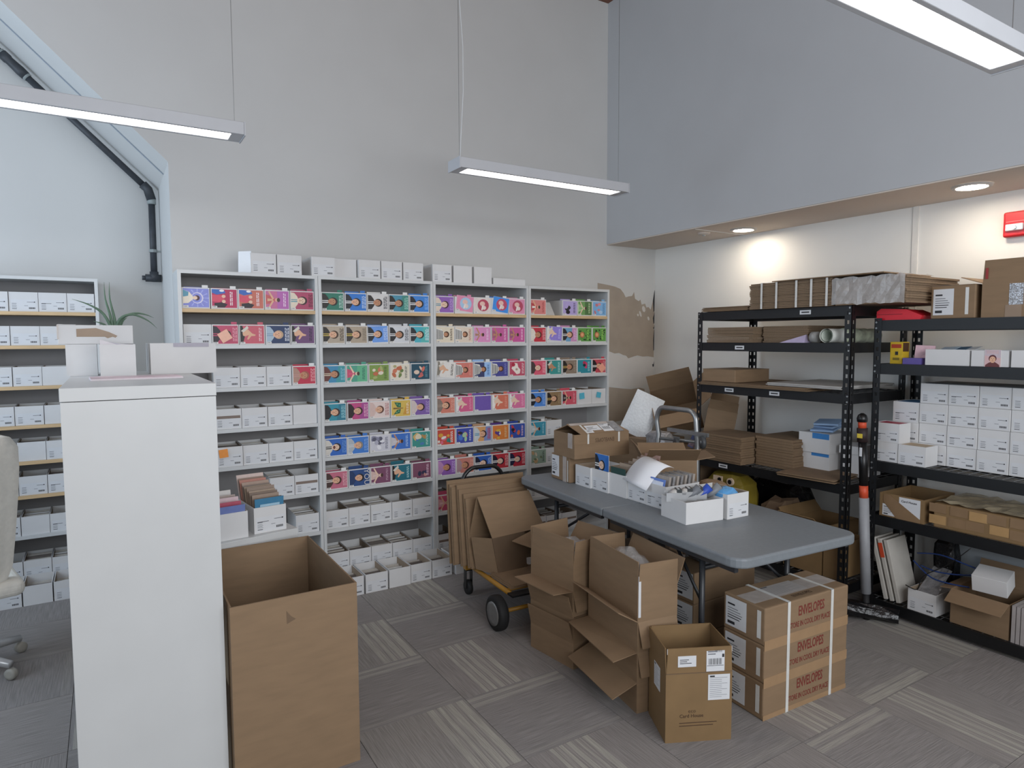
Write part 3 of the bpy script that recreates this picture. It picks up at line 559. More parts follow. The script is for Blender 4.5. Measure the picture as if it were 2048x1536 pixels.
# bins along the floor in front of the second bookcase and in the alcove
for k, (x, y, st) in enumerate(((.90, -.262, 0), (1.06, -.262, 0), (1.22, -.258, None), (1.375, -.248, 0), (1.53, -.246, 0))):
    card_bin((x, y+.002, .0006), 'white bin of envelopes on the carpet, %s of the floor row' % ORD5[k], 'bins on the carpet before the bookcases', style=st, seed=k, full=False)
o = card_bin((1.70, -.262, .0006), 'white bin standing on the carpet behind the cardboard cart', 'bins on the carpet before the bookcases', style=None, seed=2, full=False)
for k, (x, st) in enumerate(((-.93, 0), (-.775, None), (-.62, 0))):
    card_bin((x, .66, .0006), 'white bin on the carpet below the alcove bookcase, %s of three' % ('left', 'middle', 'right')[k], 'bins on the carpet in the alcove', style=st, seed=k, full=False)
# bins on top of the bookcases
TX = [(.478, 0, 1.0), (.632, 0, 1.08), (.842, 0, 1.05), (.995, None, .85), (1.150, 0, 1.0), (1.305, 0, .98), (1.462, 0, 1.0), (1.682, 0, 1.0), (1.846, None, 1.0), (2.012, None, 1.06)]
TN = ['next to the standing white board', 'second from the white board', 'third from the white board', 'fourth from the white board', 'fifth from the white board', 'sixth from the white board', 'seventh from the white board', 'third from its right end', 'second from its right end', 'next to the low flat box']
for k, (x, st, s) in enumerate(TX):
    card_bin((x, .02 if k != 3 else .05, 2.0206), '%s white bin atop the bookcases, %s' % ('plain' if st is None else 'labelled', TN[k]), 'bins on top of the bookcases', style=st, seed=k, rz=.012*math.sin(k*2.3), stack=False)
o = G().panel((.335, .04, 2.021), (.405, .015, 2.021), (.412, .035, 2.155), (.342, .06, 2.15), .006).build('white_board', mat('white_board', (226, 232, 238), .3)); bevel(o, .01)
tag(o, 'small white board standing on the first bookcase beside the bins', 'board')
t = thing('flat_box', 'low flat white box lying on top of the third bookcase', 'box', (2.24, .02, 2.0205))
G().box(-.14, 0, 0, .14, .2, .045).build('box_body', BIN, t); G().panel((-.14, 0, .046), (.02, 0, .046), (.02, .2, .056), (-.14, .2, .062), .003).build('lid', BIN, t)

# ================================================================== LAMPS
def pendant(label, x0, x1, y, z, cord=None, rz=0.0):
    t = thing('pendant_lamp', label, 'lamp', ((x0+x1)/2, y, z), rz, 'linear pendant lamps'); L_ = (x1-x0)/2; hw = .074
    g = G(); g.box(-L_, -hw, .004, L_, -hw+.021, .062); g.box(-L_, hw-.021, .004, L_, hw, .062); g.box(-L_, -hw+.016, .05, L_, hw-.016, .062)
    g.box(-L_, -hw+.016, .004, -L_+.055, hw-.016, .05); g.box(L_-.055, -hw+.016, .004, L_, hw-.016, .05)
    bevel(g.build('housing', HOUS, t), .003)
    for s in (-1, 1): G().box(s*L_, -hw, .0, s*(L_+.006), hw, .064).build('end_cap', HOUS, t)
    G().box(-L_+.055, -hw+.021, .008, L_-.055, hw-.021, .014).build('lens', LENS, t)
    for s in (-1, 1): G().tube([(s*(L_-.03), 0, .062), (s*(L_-.03), 0, 4.468-z)], .0016, 5).build('suspension_wire', STEEL, t)
    if cord is not None:
        s = cord; xx = s*(L_-.03)
        G().tube([(xx+.01, .01, .062), (xx+.018, .012, .2), (xx+.035, .012, .45), (xx+.034, .01, .7), (xx+.012, .006, .95), (xx+.004, .004, 1.1), (xx+.004, .004, 4.468-z)], .003, 6).build('power_cord', mat('white_cord', (205, 206, 206), .5), t)
    return t
pendant('white linear pendant lamp hanging before the sloped alcove ceiling', -.99, .23, -.815, 2.57)
pendant('white linear pendant lamp in the middle with a looped power cord', 1.36, 2.60, -.825, 2.57, cord=-1)
pendant('nearest white linear pendant lamp, hanging before the upper right wall', 1.21, 2.435, -3.11, 2.57)
for (x, y, lab) in ((3.741, -.894, 'round recessed downlight in the soffit over the taller black rack'), (3.645, -2.462, 'round recessed downlight in the soffit near the red alarm')):
    t = thing('downlight', lab, 'downlight', (x, y, 2.4318), 0, 'soffit downlights')
    g = G(); n = 24
    for k in range(n):
        a, b = 2*PI*k/n, 2*PI*(k+1)/n
        for (ra, za, rb, zb) in ((.098, 0, .092, -.012), (.092, -.012, .075, -.012), (.075, -.012, .072, -.004)):
            g.quad((ra*math.cos(a), ra*math.sin(a), za), (ra*math.cos(b), ra*math.sin(b), za), (rb*math.cos(b), rb*math.sin(b), zb), (rb*math.cos(a), rb*math.sin(a), zb))
    g.build('trim_ring', mat('downlight_ring', (176, 170, 164), .4), t)
    G().lathe([(.072, -.005), (.072, -.003)], 24).build('lens', DLENS, t)
t = thing('smoke_detector', 'small flat smoke detector on the soffit by the corner', 'detector', (3.609, -.631, 2.4318))
G().lathe([(.03, -.02), (.045, -.012), (.048, 0)], 16).build('detector_body', SOFF, t); G().lathe([(.012, -.026), (.014, -.02)], 10).build('sensor_tip', STEEL, t)
# fire alarm strobe
t = thing('fire_alarm', 'red fire alarm strobe on the right wall above the racks', 'alarm', (3.98, -2.56, 2.24))
bevel(G().box(-.045, -.062, -.07, 0, .062, .07).build('alarm_body', RED, t), .012, 3)
bevel(G().box(-.060, -.04, -.038, -.045, .045, .0).build('strobe_lens', CLEAR, t), .006)
G().lathe([(.012, -.006), (.012, .006)], 10, Matrix.Translation((-.062, 0, -.02)) @ Matrix.Rotation(PI/2, 4, 'Y')).build('flash_bulb', LABEL, t)
G().box(-.048, -.045, .012, -.0445, .045, .016).build('grille_line', mat('alarm_light', (226, 110, 108), .4), t)

# black sprinkler pipe in the alcove
t = thing('sprinkler_pipe', 'black pipe running down the sloped alcove edge to a tee', 'pipe', (0, 1.10, 2.0))
def dl(x, off=.055): return (x-off*.69, 0, 2.683-.963*x-2.0-off*.72)
G().tube([dl(-1.75), dl(-.80)], .021, 10).build('pipe_run', PIPE, t, True)
G().tube([dl(-.70), dl(-.03)], .021, 10).build('pipe_run', PIPE, t, True)
g = G(); a, b = Vector(dl(-.81)), Vector(dl(-.69)); d = (b-a)
g.tube([a, a+d*.25, a+d*.3, a+d*.5, a+d*.75, b], [.03, .031, .027, .028, .031, .029], 10); g.build('coupling', PIPE, t, True)
for p in (a, b): G().tube([p-d*.08, p+d*.08], .027, 10).build('sealant_ring', FIT, t, True)
e0 = Vector(dl(-.03)); e1 = Vector((-.048, 0, .60))
G().tube([e0-Vector((.03, 0, -.03)), e0, e1], .031, 10).build('elbow', PIPE, t, True)
G().tube([(-.048, 0, .615), (-.048, 0, .57)], .028, 10).build('sealant_ring', FIT, t, True)
G().tube([(-.048, 0, .59), (-.05, 0, .09)], .022, 10).build('pipe_drop', PIPE, t, True)
G().tube([(-.05, 0, .10), (-.05, 0, .03)], .029, 10).build('tee', PIPE, t, True)
G().tube([(-.105, 0, .055), (-.005, 0, .055)], .027, 10).build('tee_arm', PIPE, t, True); G().tube([(-.125, 0, .055), (-.10, 0, .055)], .016, 8).build('plug', PIPE, t, True)
g = G(); g.tube([(-.05, 0, .255), (-.05, 0, .235)], .027, 10); g.build('clamp_band', FIT, t); G().box(-.03, -.008, .238, -.001, .008, .25).build('clamp_bracket', FIT, t)

# ================================================================== FOREGROUND LEFT: white cabinet and what stands on it
t = thing('storage_cabinet', 'tall white storage cabinet in the left foreground, end panel facing us', 'cabinet', (-.267, -1.80, 0))
hw, dp, H = .22, 1.12, 1.47
bevel(G().box(-hw, 0, H-.042, hw, dp, H).build('top_panel', WHITE, t), .0015)
G().box(-hw, 0, .0, hw, dp, .040).build('bottom_panel', WHITE, t)
for y in (.0015, dp-.0415): bevel(G().box(-hw+.0015, y, .040, hw-.0015, y+.040, H-.044).build('end_panel', WHITE, t), .001)
for y in (dp/3, 2*dp/3): G().box(-hw+.004, y-.008, .04, hw-.004, y+.008, H-.042).build('divider', WHITE, t)
for k in range(3):
    z = .04+(H-.082)*(k+1)/4; G().box(-hw+.005, .042, z-.008, hw-.005, dp-.042, z+.008).build('shelf', WHITE, t)
def plain_box(name, label, cat, x0, x1, y0, y1, z0, h, parts=None, material=BIN, group=None):
    t = thing(name, label, cat, ((x0+x1)/2, y0, z0), 0, group); wd = x1-x0; d = y1-y0
    open_carton_mesh(wd, d, h, .0035).build('box_body', material, t); return t
CG = 'white boxes on the tall cabinet'
ct = 1.4703
t = plain_box('white_box', 'white box at the far left of the tall cabinet top, under the taped box', 'box', -.500, -.392, -1.00, -.86, ct, .130, group=CG)
t = thing('white_box', 'long white box with torn brown tape lying across two boxes by the plant', 'box', (-.392, -1.0, ct+.1306), .0, CG)
bevel(G().box(-.132, .002, 0, .132, .14, .078).build('box_body', BIN, t), .002)
G().box(-.134, 0, .02, -.128, .142, .0785).build('clear_tape', TAPE, t)
G().prism([(-.068, .062), (.0, .066), (.045, .05), (.075, .034), (.068, .026), (.058, .03), (.04, .024), (.03, .030), (-.068, .030)], .0004, .0016, XZ).build('brown_tape', TAPEB, t)
G().panel((-.132, .0, .079), (-.07, .0, .079), (-.07, .14, .079), (-.132, .14, .083), .002).build('loose_flap', BIN, t)
t = plain_box('white_box', 'small open white box of cards in the middle of the cabinet top', 'box', -.382, -.258, -1.135, -.862, ct, .1295, group=CG)
for k in range(4): G().panel((-.055, .012+.014*k, .02), (-.015+.02*k, .012+.014*k, .02), (.0+.02*k, .010+.014*k, .128), (-.06, .002+.014*k, .15-.004*k), .0015).build('envelope', paper('b8b4c4' if k % 2 else 'd8d4d8'), t)
t = plain_box('white_box', 'larger white box overhanging the right edge of the cabinet top', 'box', -.200, .058, -1.02, -.69, ct, .132, group=CG)
G().box(-.04, -.003, .116, .10, -.0003, .1335).build('lid_edge', paper('a8a4b0'), t)
t = thing('magazine', 'thin pinkish magazine lying at the front of the tall cabinet top', 'magazine', (-.265, -1.33, ct), .05)
G().box(-.15, -.08, 0, .15, .10, .006).build('pages', paper('dcd4d8'), t); G().box(-.148, -.082, .006, .148, .10, .0072).build('cover', mat('magazine_cover', (206, 178, 186), .35, .35, 9), t)
t = thing('aloe_plant', 'spiky green aloe plant behind the white boxes on the cabinet', 'plant', (-.322, -.765, ct))
G().lathe([(.038, 0), (.05, .004), (.058, .17), (.06, .185), (.052, .185), (.05, .17)], 16).build('pot', mat('pot_grey', (150, 150, 152), .6), t, True)
G().lathe([(.002, .168), (.05, .17)], 12).build('soil', mat('soil', (60, 46, 36), .95, .3, 60, .5), t)
def leaf(pts, w0):
    g = G(); P = [Vector(p) for p in pts]; n = len(P); f = []
    # refine
    Q = []
    for i in range(n-1):
        p0, p1, p2, p3 = P[max(i-1, 0)], P[i], P[i+1], P[min(i+2, n-1)]
        for s in range(4):
            u = s/4; Q.append(.5*((2*p1)+(p2-p0)*u+(2*p0-5*p1+4*p2-p3)*u*u+(3*p1-p0-3*p2+p3)*u**3))
    Q.append(P[-1]); m = len(Q)
    R = [max(w0*(1-(i/(m-1))**1.6), .0006) for i in range(m)]
    return g.tube(Q, R, 6).build('leaf', LEAF, t, True)
for pts, w0 in (([(0, 0, .175), (.0, 0, .24), (-.015, 0, .33), (-.014, 0, .405)], .008), ([(-.005, 0, .175), (-.015, 0, .25), (-.032, .01, .33), (-.034, .01, .405)], .008),
                ([(.0, 0, .175), (.02, -.01, .24), (.07, -.02, .262), (.13, -.02, .235), (.165, -.02, .20)], .008), ([(.005, .005, .175), (.03, .0, .245), (.08, .0, .268), (.125, .0, .262), (.155, .0, .248)], .008),
                ([(-.005, 0, .175), (-.04, -.01, .26), (-.09, -.02, .30), (-.155, -.02, .325)], .008), ([(-.01, 0, .175), (-.04, -.02, .215), (-.08, -.03, .23)], .007), ([(.01, .01, .175), (.03, .03, .23), (.05, .05, .25)], .007)): leaf(pts, w0)

# big open carton in front
t = thing('tall_carton', 'big tall open cardboard carton beside the white cabinet', 'carton', (.188, -1.845, 0))
open_carton_mesh(.446, .70, .70, .006).build('carton_body', KRAFT, t)
G().prism([(-.035, .600), (-.036, .648), (-.02, .625), (-.004, .612)], -.0010, -.0002, XZ).build('torn_notch', KRAFTD, t)
G().box(-.215, .34, .006, .215, .36, .0075).build('bottom_seam', KRAFTD, t)
# small white side table with two bins behind it
t = thing('side_table', 'small low white table squeezed behind the tall carton', 'table', (.195, -1.10, 0), math.radians(12))
bevel(G().box(-.185, 0, .675, .195, .30, .72).build('table_top', WHITE, t), .002)
for x in (-.155, .165):
    for y in (.03, .27): G().box(x-.02, y-.02, 0, x+.02, y+.02, .675).build('leg', WHITE, t)
def full_bin(loc, label, rz, style, colors, group, seed):
    t = thing('card_bin', label, 'card bin', loc, rz, group); link('bin_body', BM, t)
    if style is not None: link('label', BLM[style], t)
    r = random.Random(seed); y = .012
    for k, cc in enumerate(colors):
        tz = .155+.012*k*.5+r.uniform(-.004, .006); G().panel((-.064, y, .004), (.062, y, .004), (.062+r.uniform(-.004, .004), y-.008+.008*k, tz), (-.064+r.uniform(-.004, .004), y-.008+.008*k, tz), .0022).build('card', paper(cc), t)
        y += .215/max(len(colors), 1)
    return t
t = full_bin((.085, -1.095, .7206), 'white bin of blue and pink cards on the low table next to the cabinet', .12, None, ['6c7cb4', 'b85468', 'd8c0c4', 'b0a098', 'd8d4d0'], 'bins on the low white table', 1)
t = full_bin((.262, -1.055, .7206), 'labelled white bin packed with cards, blue one in front, on the low table', .12, 1, ['3c7ca0', '8c7a68', '9c8878', '7c6a5c', 'a08c78', '8c7868', '94806c', '7c6c60', 'a48c7c', 'b07868', '8c7464', 'd0bcb4'], 'bins on the low white table', 2)
G().quad((-.045, .0015, .122), (.045, .0015, .122), (.045, -.001, .134), (-.045, -.001, .134)).build('lettering', paper('a8cce0'), t)

# office chair cut by the left edge
t = thing('office_chair', 'cream upholstered office chair at the left edge on casters', 'chair', (-1.02, -.21, 0), .25)
for k in range(5):
    a = 2*PI*k/5+.35; cx, cy = .27*math.cos(a), .27*math.sin(a)
    G().tube([(0, 0, .10), (cx*.5, cy*.5, .095), (cx, cy, .075)], [.03, .025, .018], 8).build('base_arm', CHROME, t, True)
    cs = G().lathe([(.012, -.014), (.026, -.014), (.028, -.006), (.028, .006), (.026, .014), (.012, .014)], 14, Matrix.Translation((cx, cy, .0285)) @ Matrix.Rotation(a+PI/2, 4, 'Z') @ Matrix.Rotation(PI/2, 4, 'Y')).build('caster', mat('caster_grey', (150, 148, 140), .5), t, True)
G().tube([(0, 0, .09), (0, 0, .40)], .028, 12).build('gas_column', CHROME, t, True)
o = G().box(-.24, -.24, .40, .24, .24, .48).build('seat', CREAM, t); bevel(o, .035, 4)
g = G(); n = 9
prof = [(.46, .17), (.55, .20), (.70, .215), (.86, .228), (1.02, .238), (1.12, .236), (1.165, .210), (1.185, .16)]
for s in (0, 1):
    for (z, hw_) in prof:
        for k in range(n):
            u = -1+2*k/(n-1); g.v.append((u*hw_, -.20-.10*(z-.46)-.03*(1-u*u)*0+(.055*(u*u)) - (.06 if s == 0 else 0)*(1-.35*abs(u)**4), z))
m_ = len(prof)
for s in (0, 1):
    for i in range(m_-1):
        for k in range(n-1):
            a = s*m_*n+i*n+k; q = (a, a+1, a+n+1, a+n); g.f.append(q if s == 0 else q[::-1]); g.m.append(0)
o_ = m_*n
for i in range(m_-1):
    for k in (0, n-1): a = i*n+k; g.f.append((a, a+n, a+n+o_, a+o_)); g.m.append(0)
for k in range(n-1):
    for i in (0, m_-1): a = i*n+k; g.f.append((a, a+1, a+1+o_, a+o_)); g.m.append(0)
g.build('backrest', CREAM, t, True)
G().tube([(0, -.18, .43), (0, -.27, .44), (0, -.285, .60)], .018, 8).build('back_support', CHROME, t, True)

# ================================================================== BLACK RACKS
def post_mesh(h, sx, sy):
    # slotted angle post: two perforated strips at right angles
    g = G(); wd = .042; t = .0025; pitch = .052; n = int((h-.03)/pitch)
    def strip(fn):
        def b(a0, z0, a1, z1): g.box(*fn(a0, z0, a1, z1))
        b(0, 0, .014, h); b(wd-.014, 0, wd, h); z = 0
        for k in range(n+1):
            z1 = .03+k*pitch; b(.014, z, wd-.014, z1); z = z1+.022
            if z > h: break
        if z < h: b(.014, z, wd-.014, h)
    strip(lambda a0, z0, a1, z1: (0, sy*a0, z0, sx*t, sy*a1, z1)); strip(lambda a0, z0, a1, z1: (sx*a0, 0, z0, sx*a1, sy*t, z1))
    return g.mesh('post', BLACK)
def rack(label, x0, x1, y0, y1, h, levels, beam):
    # front faces -x ; x0 front, y0 near, y1 far
    t = thing('steel_rack', label, 'rack', (x0, y0, 0), 0, 'black steel racks'); D = x1-x0; L_ = y1-y0
    for (px, sx) in ((0, 1), (D, -1)):
        for (py, sy) in ((0, 1), (L_, -1)):
            o = link('post', post_mesh(h, sx, sy), t); o.location = (px, py, 0)
    for z in levels:
        for px, q in ((.003, .015), (D-.015, D-.003)): G().box(px, .004, z-beam, q, L_-.004, z).build('beam', BLACK, t)
        for py, q in ((.003, .015), (L_-.015, L_-.003)): G().box(.016, py, z-beam, D-.016, q, z).build('end_beam', BLACK, t)
        g = G(); n = int(L_/.05)
        for k in range(1, n): y = k*L_/n; g.tube([(.014, y, z-.003), (D-.014, y, z-.003)], .0022, 4)
        for k in range(1, 6): x = k*D/6; g.tube([(x, .014, z-.0075), (x, L_-.014, z-.0075)], .0026, 4)
        o = g.build('wire_deck', mat('deck_wire', (112, 114, 116), .4, metal=.4), t); o['kind'] = 'stuff'
    g = G()
    for z in levels:
        for yy in (.012, L_-.012):
            for dz in (.012, .045): g.lathe([(.0055, -.002), (.0055, .002)], 8, Matrix.Translation((-.001, yy, z-dz)) @ Matrix.Rotation(PI/2, 4, 'Y'))
    o = g.build('rivets', STEEL, t); o['kind'] = 'stuff'
    return t
RL = dict(x0=3.285, x1=3.89, y0=-2.03, y1=-.88); ZL = [1.80, 1.585, 1.287, .752, .15]
RR = dict(x0=3.44, x1=3.90, y0=-3.29, y1=-2.075); ZR = [1.715, 1.465, .897, .580, .080]
tl = rack('taller black steel rack loaded with flattened cardboard', 3.285, 3.89, -2.03, -.88, 1.802, ZL, .058)
tr = rack('lower black steel rack at the right edge holding white boxes', 3.44, 3.90, -3.29, -2.075, 1.727, ZR, .06)
for (y, z) in ((-1.735, 1.775), (-1.25, 1.555), (-1.17, 1.262), (-1.53, 1.262), (-1.13, .725)):
    print_label(tl, F_left(y-RL['y0'], z-.003, -.0005), .075, .026, 'tag', 'shelf_tag')
def flat_stack(name, label, loc, wd, dp, h, n, rz=0.0, straps=(), group=None, edge=KRAFTE, jitter=.006, seed=0):
    # pile of flattened cartons: wd along local x (seen face), dp depth, n sheets
    t = thing(name, label, 'cardboard', loc, rz, group); r = random.Random(seed); th = h/n
    me = G().box(-wd/2, 0, .0004, wd/2, dp, th-.0008).mesh('sheet', KRAFTE if edge is None else edge)
    for k in range(n):
        o = link('sheet', me, t); o.location = (r.uniform(-jitter, jitter), r.uniform(-jitter, jitter)*.7, k*th); o.rotation_euler = (0, 0, r.uniform(-.012, .012))
    for x in straps:
        g = G(); e = jitter+.003; g.box(x-.007, -e, -.0002, x+.007, -e+.0012, h+.001); g.box(x-.007, -e, h+.0005, x+.007, dp, h+.0017); g.build('strap', STRAP, t)
    return t
KF = mat('cardboard_sheet_edges', (128, 108, 86), .8, .25, 40, .3, stretch=(3, 1, 30))
KS = mat('cardboard_sheet', (126, 104, 80), .8, .12, 10, .1)
E2 = mat('cardboard_sheet_white', (186, 182, 176), .7, .06, 10)
R90 = -PI/2          # local front (-y) faces -x, local +x runs toward -y
FS = 'flattened carton piles on the taller rack'
flat_stack('flattened_cartons', 'strapped bundle of flattened cartons on top of the taller rack', (3.255, -1.635, 1.8025), .57, .58, .165, 16, R90, (-.19, -.08, .06, .16, .26), FS, KF, seed=1)
t = flat_stack('flattened_cartons', 'plastic-wrapped bundle of flattened cartons overhanging the two racks', (3.262, -2.135, 1.8025), .40, .56, .145, 12, R90, (), FS, KF, seed=2, jitter=.004)
# shrink wrap: crinkled film around the bundle
g = G(); r = random.Random(5); nx, ny = 16, 8; rows = []
for j in range(ny+1):
    for i in range(nx+1):
        u = -.206+.412*i/nx; s = j/ny
        if s < .5: y, z = -.016, .002+(s/.5)*.15
        else: y, z = -.016+(s-.5)/.5*.3, .153
        k = r.uniform(-.006, .006); g.v.append((u, y-abs(k), z+k))
for j in range(ny):
    for i in range(nx): a = j*(nx+1)+i; g.f.append((a, a+1, a+nx+2, a+nx+1)); g.m.append(0)
g.build('plastic_wrap', mat('shrink_film', (226, 226, 226), .12, .1, 30, .6, alpha=.4, coat=.5), t)
o = G().box(-.34, 0, 0, .0, .50, .006, 0).box(.0, 0, .0, .36, .50, .006).build('cardboard_sheet', KS); o.location = (3.235, -1.87, 1.968); o.rotation_euler = (0, .0, R90)
tag(o, 'thin cardboard sheet lying across the strapped bundle on the taller rack', 'cardboard')
flat_stack('flattened_cartons', 'thin loose cardboard sheets at the far end of the taller rack top', (3.275, -1.125, 1.8025), .40, .54, .030, 5, R90, (), FS, KS, seed=3, jitter=.012)
flat_stack('flattened_cartons', 'dark pile of flattened cartons on the second shelf of the taller rack', (3.275, -1.17, 1.5855), .38, .55, .105, 10, R90, (), FS, KF, seed=4)
flat_stack('flattened_cartons', 'shorter dark pile behind the paper roll on the second shelf', (3.36, -1.545, 1.5855), .33, .48, .108, 10, R90, (), FS, KF, seed=14)
# paper roll, purple pouch
t = thing('paper_roll', 'white and green wrapped paper roll on the second shelf of the taller rack', 'roll', (3.27, -1.885, 1.5855+.043), .03)
G().tube([(0, 0, 0), (.20, 0, 0)], .042, 18, caps=False).build('paper_tube', mat('roll_white', (222, 226, 220), .5), t, True)
G().tube([(.005, 0, 0), (.20, 0, 0)], .034, 18, caps=False).build('inner_turns', mat('roll_inner', (206, 214, 204), .6), t, True)
g = G(); P = []; rad = []
for k in range(15): P.append((.16+.40*k/14, 0, 0)); rad.append(.0425+.002*(k % 2)+(.003*math.sin(k*1.7)))
g.tube(P, rad, 16).build('green_wrapping', mat('green_wrap', (186, 194, 172), .4, .35, 22, .4), t, True)
t = thing('lilac_pouch', 'small lilac paper pouch beside the paper roll', 'pouch', (3.31, -1.63, 1.5855), R90)
G().add([(-.09, 0, 0), (.08, .01, 0), (.10, .12, 0), (-.05, .14, 0), (-.07, .03, .012), (.07, .04, .05), (.08, .10, .045), (-.03, .11, .014)], ((0, 1, 5, 4), (1, 2, 6, 5), (2, 3, 7, 6), (3, 0, 4, 7), (4, 5, 6, 7), (3, 2, 1, 0))).build('pouch_body', mat('lilac_paper', (196, 184, 214), .5, .1, 20), t)
t = thing('tape_roll', 'clear packing tape roll lying between pouch and paper roll', 'tape', (3.36, -1.755, 1.5855), 0)
G().tube([(0, .02, .034), (0, -.026, .034)], .034, 16).build('tape_body', mat('tape_clear', (176, 176, 172), .3, .05, 20), t, True); G().tube([(0, .021, .034), (0, .016, .034)], .016, 12).build('core', BLACKP, t)
# third shelf
flat_stack('flattened_cartons', 'wide cardboard sheets jutting past the far post on the third shelf', (3.245, -1.36, 1.2875), .84, .60, .022, 4, R90, (), FS, KS, seed=5, jitter=.01)
t = carton('closed_carton', 'low closed brown carton at the far end of the third rack shelf', 'carton', (3.275, -1.085, 1.3105), R90, .285, .36, .088, closed=True)
G().box(-.142, -.0006, .085, .142, .36, .0886).build('lid_panel', KRAFT, t)
flat_stack('white_sheets', 'stack of white-topped cardboard sheets on the third shelf of the taller rack', (3.275, -1.73, 1.3105), .50, .58, .020, 4, R90, (), FS, mat('white_top_sheet', (184, 182, 178), .7, .08, 12), seed=6, jitter=.008)
# fourth shelf
flat_stack('flattened_cartons', 'large front pile of flattened cartons on the fourth rack shelf', (3.265, -1.115, .7525), .36, .30, .19, 12, R90, (), FS, KS, seed=8, jitter=.008)
flat_stack('flattened_cartons', 'rear pile of flattened cartons on the fourth rack shelf', (3.40, -1.455, .7525), .29, .40, .20, 11, R90, (), FS, KS, seed=9, jitter=.007)
def wbox(label, loc, rz, wd, dp, h, group, closed=False, style=None, lid=None, blue=None):
    t = thing('white_box', label, 'box', loc, rz, group)
    if closed: bevel(G().box(-wd/2, 0, 0, wd/2, dp, h).build('box_body', BIN, t), .0015)
    else: open_carton_mesh(wd, dp, h, .0035).build('box_body', BIN, t)
    if style is not None:
        me = bin_label_mesh(style, wd, h); link('label', me, t)
    if lid: G().box(-wd/2+.005, .005, h-.012, wd/2-.005, dp-.005, h-.002).build('contents', paper(lid), t)
    if blue: G().box(blue[0], -.0012, h-blue[2], blue[1], .0, h).build('blue_card', paper('3c84c8'), t)
    return t
WG = 'white boxes on the taller rack'
wbox('lower of two stacked white boxes on the fourth rack shelf', (3.50, -1.680, .7525), R90, .205, .25, .125, WG, blue=(-.02, .1, .02))
wbox('upper of two stacked white boxes, blue card and letters on top', (3.49, -1.680, .8785), R90, .215, .24, .128, WG, blue=(-.01, .105, .035), closed=True)
wbox('narrow white box behind the near post on the fourth rack shelf', (3.56, -1.90, .7525), R90, .13, .2, .14, WG, closed=True)
wbox('small tilted white box atop the narrow one near the post', (3.55, -1.885, .8935), R90+.1, .13, .18, .05, WG, closed=True)
for k, (dx, dz, rr) in enumerate(((0, 0, .1), (.02, .022, -.2), (.0, .044, .25))):
    o = G().panel((-.075, -.05, 0), (.075, -.05, .006), (.075, .06, .03), (-.075, .06, .02), .012).build('letter_bundle', MAIL); o.location = (3.58+dx, -1.70-.01*k, 1.015+dz); o.rotation_euler = (0, 0, R90+rr)
    tag(o, 'pale blue letter bundle on the white boxes, %s of three' % ('lowest', 'middle', 'topmost')[k], 'letters', 'letters on the white boxes')
flat_stack('flattened_cartons', 'few loose cardboard sheets jutting from the near end of the fourth rack shelf', (3.24, -1.79, .7525), .36, .36, .022, 3, R90+.12, (), FS, KS, seed=10, jitter=.015)
# lower bay of the taller rack: yellow bag, crumpled kraft, cartons
def lump(name, label, cat, loc, sx, sy, sz, material, seed, rz=0, n=9, m=7, rough=.12, part='crumpled_paper'):
    r = random.Random(seed); g = G()
    for j in range(m+1):
        ph = PI*j/m
        for i in range(n):
            th = 2*PI*i/n; k = 1+r.uniform(-rough, rough)
            ex = lambda c_: math.copysign(abs(c_)**.6, c_)
            g.v.append((sx*ex(math.cos(th))*math.sin(ph)**.6*k, sy*ex(math.sin(th))*math.sin(ph)**.6*k, sz*(.5-.5*ex(math.cos(ph)))*(1+r.uniform(-rough, rough)*.3 if 0 < j < m else 1)))
    for j in range(m):
        for i in range(n): g.f.append((j*n+i, j*n+(i+1) % n, (j+1)*n+(i+1) % n, (j+1)*n+i)); g.m.append(0)
    t = thing(name, label, cat, loc, rz); g.build(part, material, t); return t
t = lump('yellow_bag', 'mustard yellow bag with round eyelets on the lower rack shelf', 'bag', (3.40, -1.11, .1505), .13, .20, .52, YELBAG, 3, part='bag_body', rough=.06)
M = Matrix.Translation((-.128, -.10, .475)) @ Matrix.Rotation(PI/2, 4, 'Y')
G().lathe([(.016, -.012), (.027, -.012), (.027, .004), (.016, .004)], 16, M).build('eyelet', mat('eyelet_cream', (206, 184, 160), .5), t); G().lathe([(.0158, -.0145), (.0158, -.011)], 14, M).build('eyelet_hole', BLACKP, t)
G().box(-.150, -.045, .43, -.145, .035, .505).build('hang_tag', mat('eyelet_cream', (206, 184, 160), .5), t)
G().lathe([(.014, -.004), (.014, .0)], 12, Matrix.Translation((-.151, -.022, .482)) @ Matrix.Rotation(PI/2, 4, 'Y')).build('tag_hole', BLACKP, t)
lump('crumpled_kraft', 'crumpled brown kraft paper behind the table end in the rack', 'paper', (3.50, -1.45, .1505), .13, .12, .38, KRAFTD, 6, rough=.2)
t = carton('kraft_carton', 'open brown carton with raised flap behind the grey table end', 'carton', (3.335, -1.72, .1505), R90, .26, .40, .30, (('f', .10, 50), ('l', .08, 40)), OCHRE)
t = carton('kraft_carton', 'torn brown carton with ragged front beside the rack post', 'carton', (3.345, -1.91, .1505), R90, .10, .3, .22, (), OCHRE)
lump('crumpled_kraft', 'ball of crumpled packing paper atop the torn carton', 'paper', (3.42, -1.91, .372), .05, .045, .07, KRAFT, 9, rough=.2)
lump('dark_sack', 'dark folded sack lying under the fourth shelf of the taller rack', 'sack', (3.765, -1.25, .1505), .09, .28, .45, BAG, 12, rough=.1, part='sack_body')
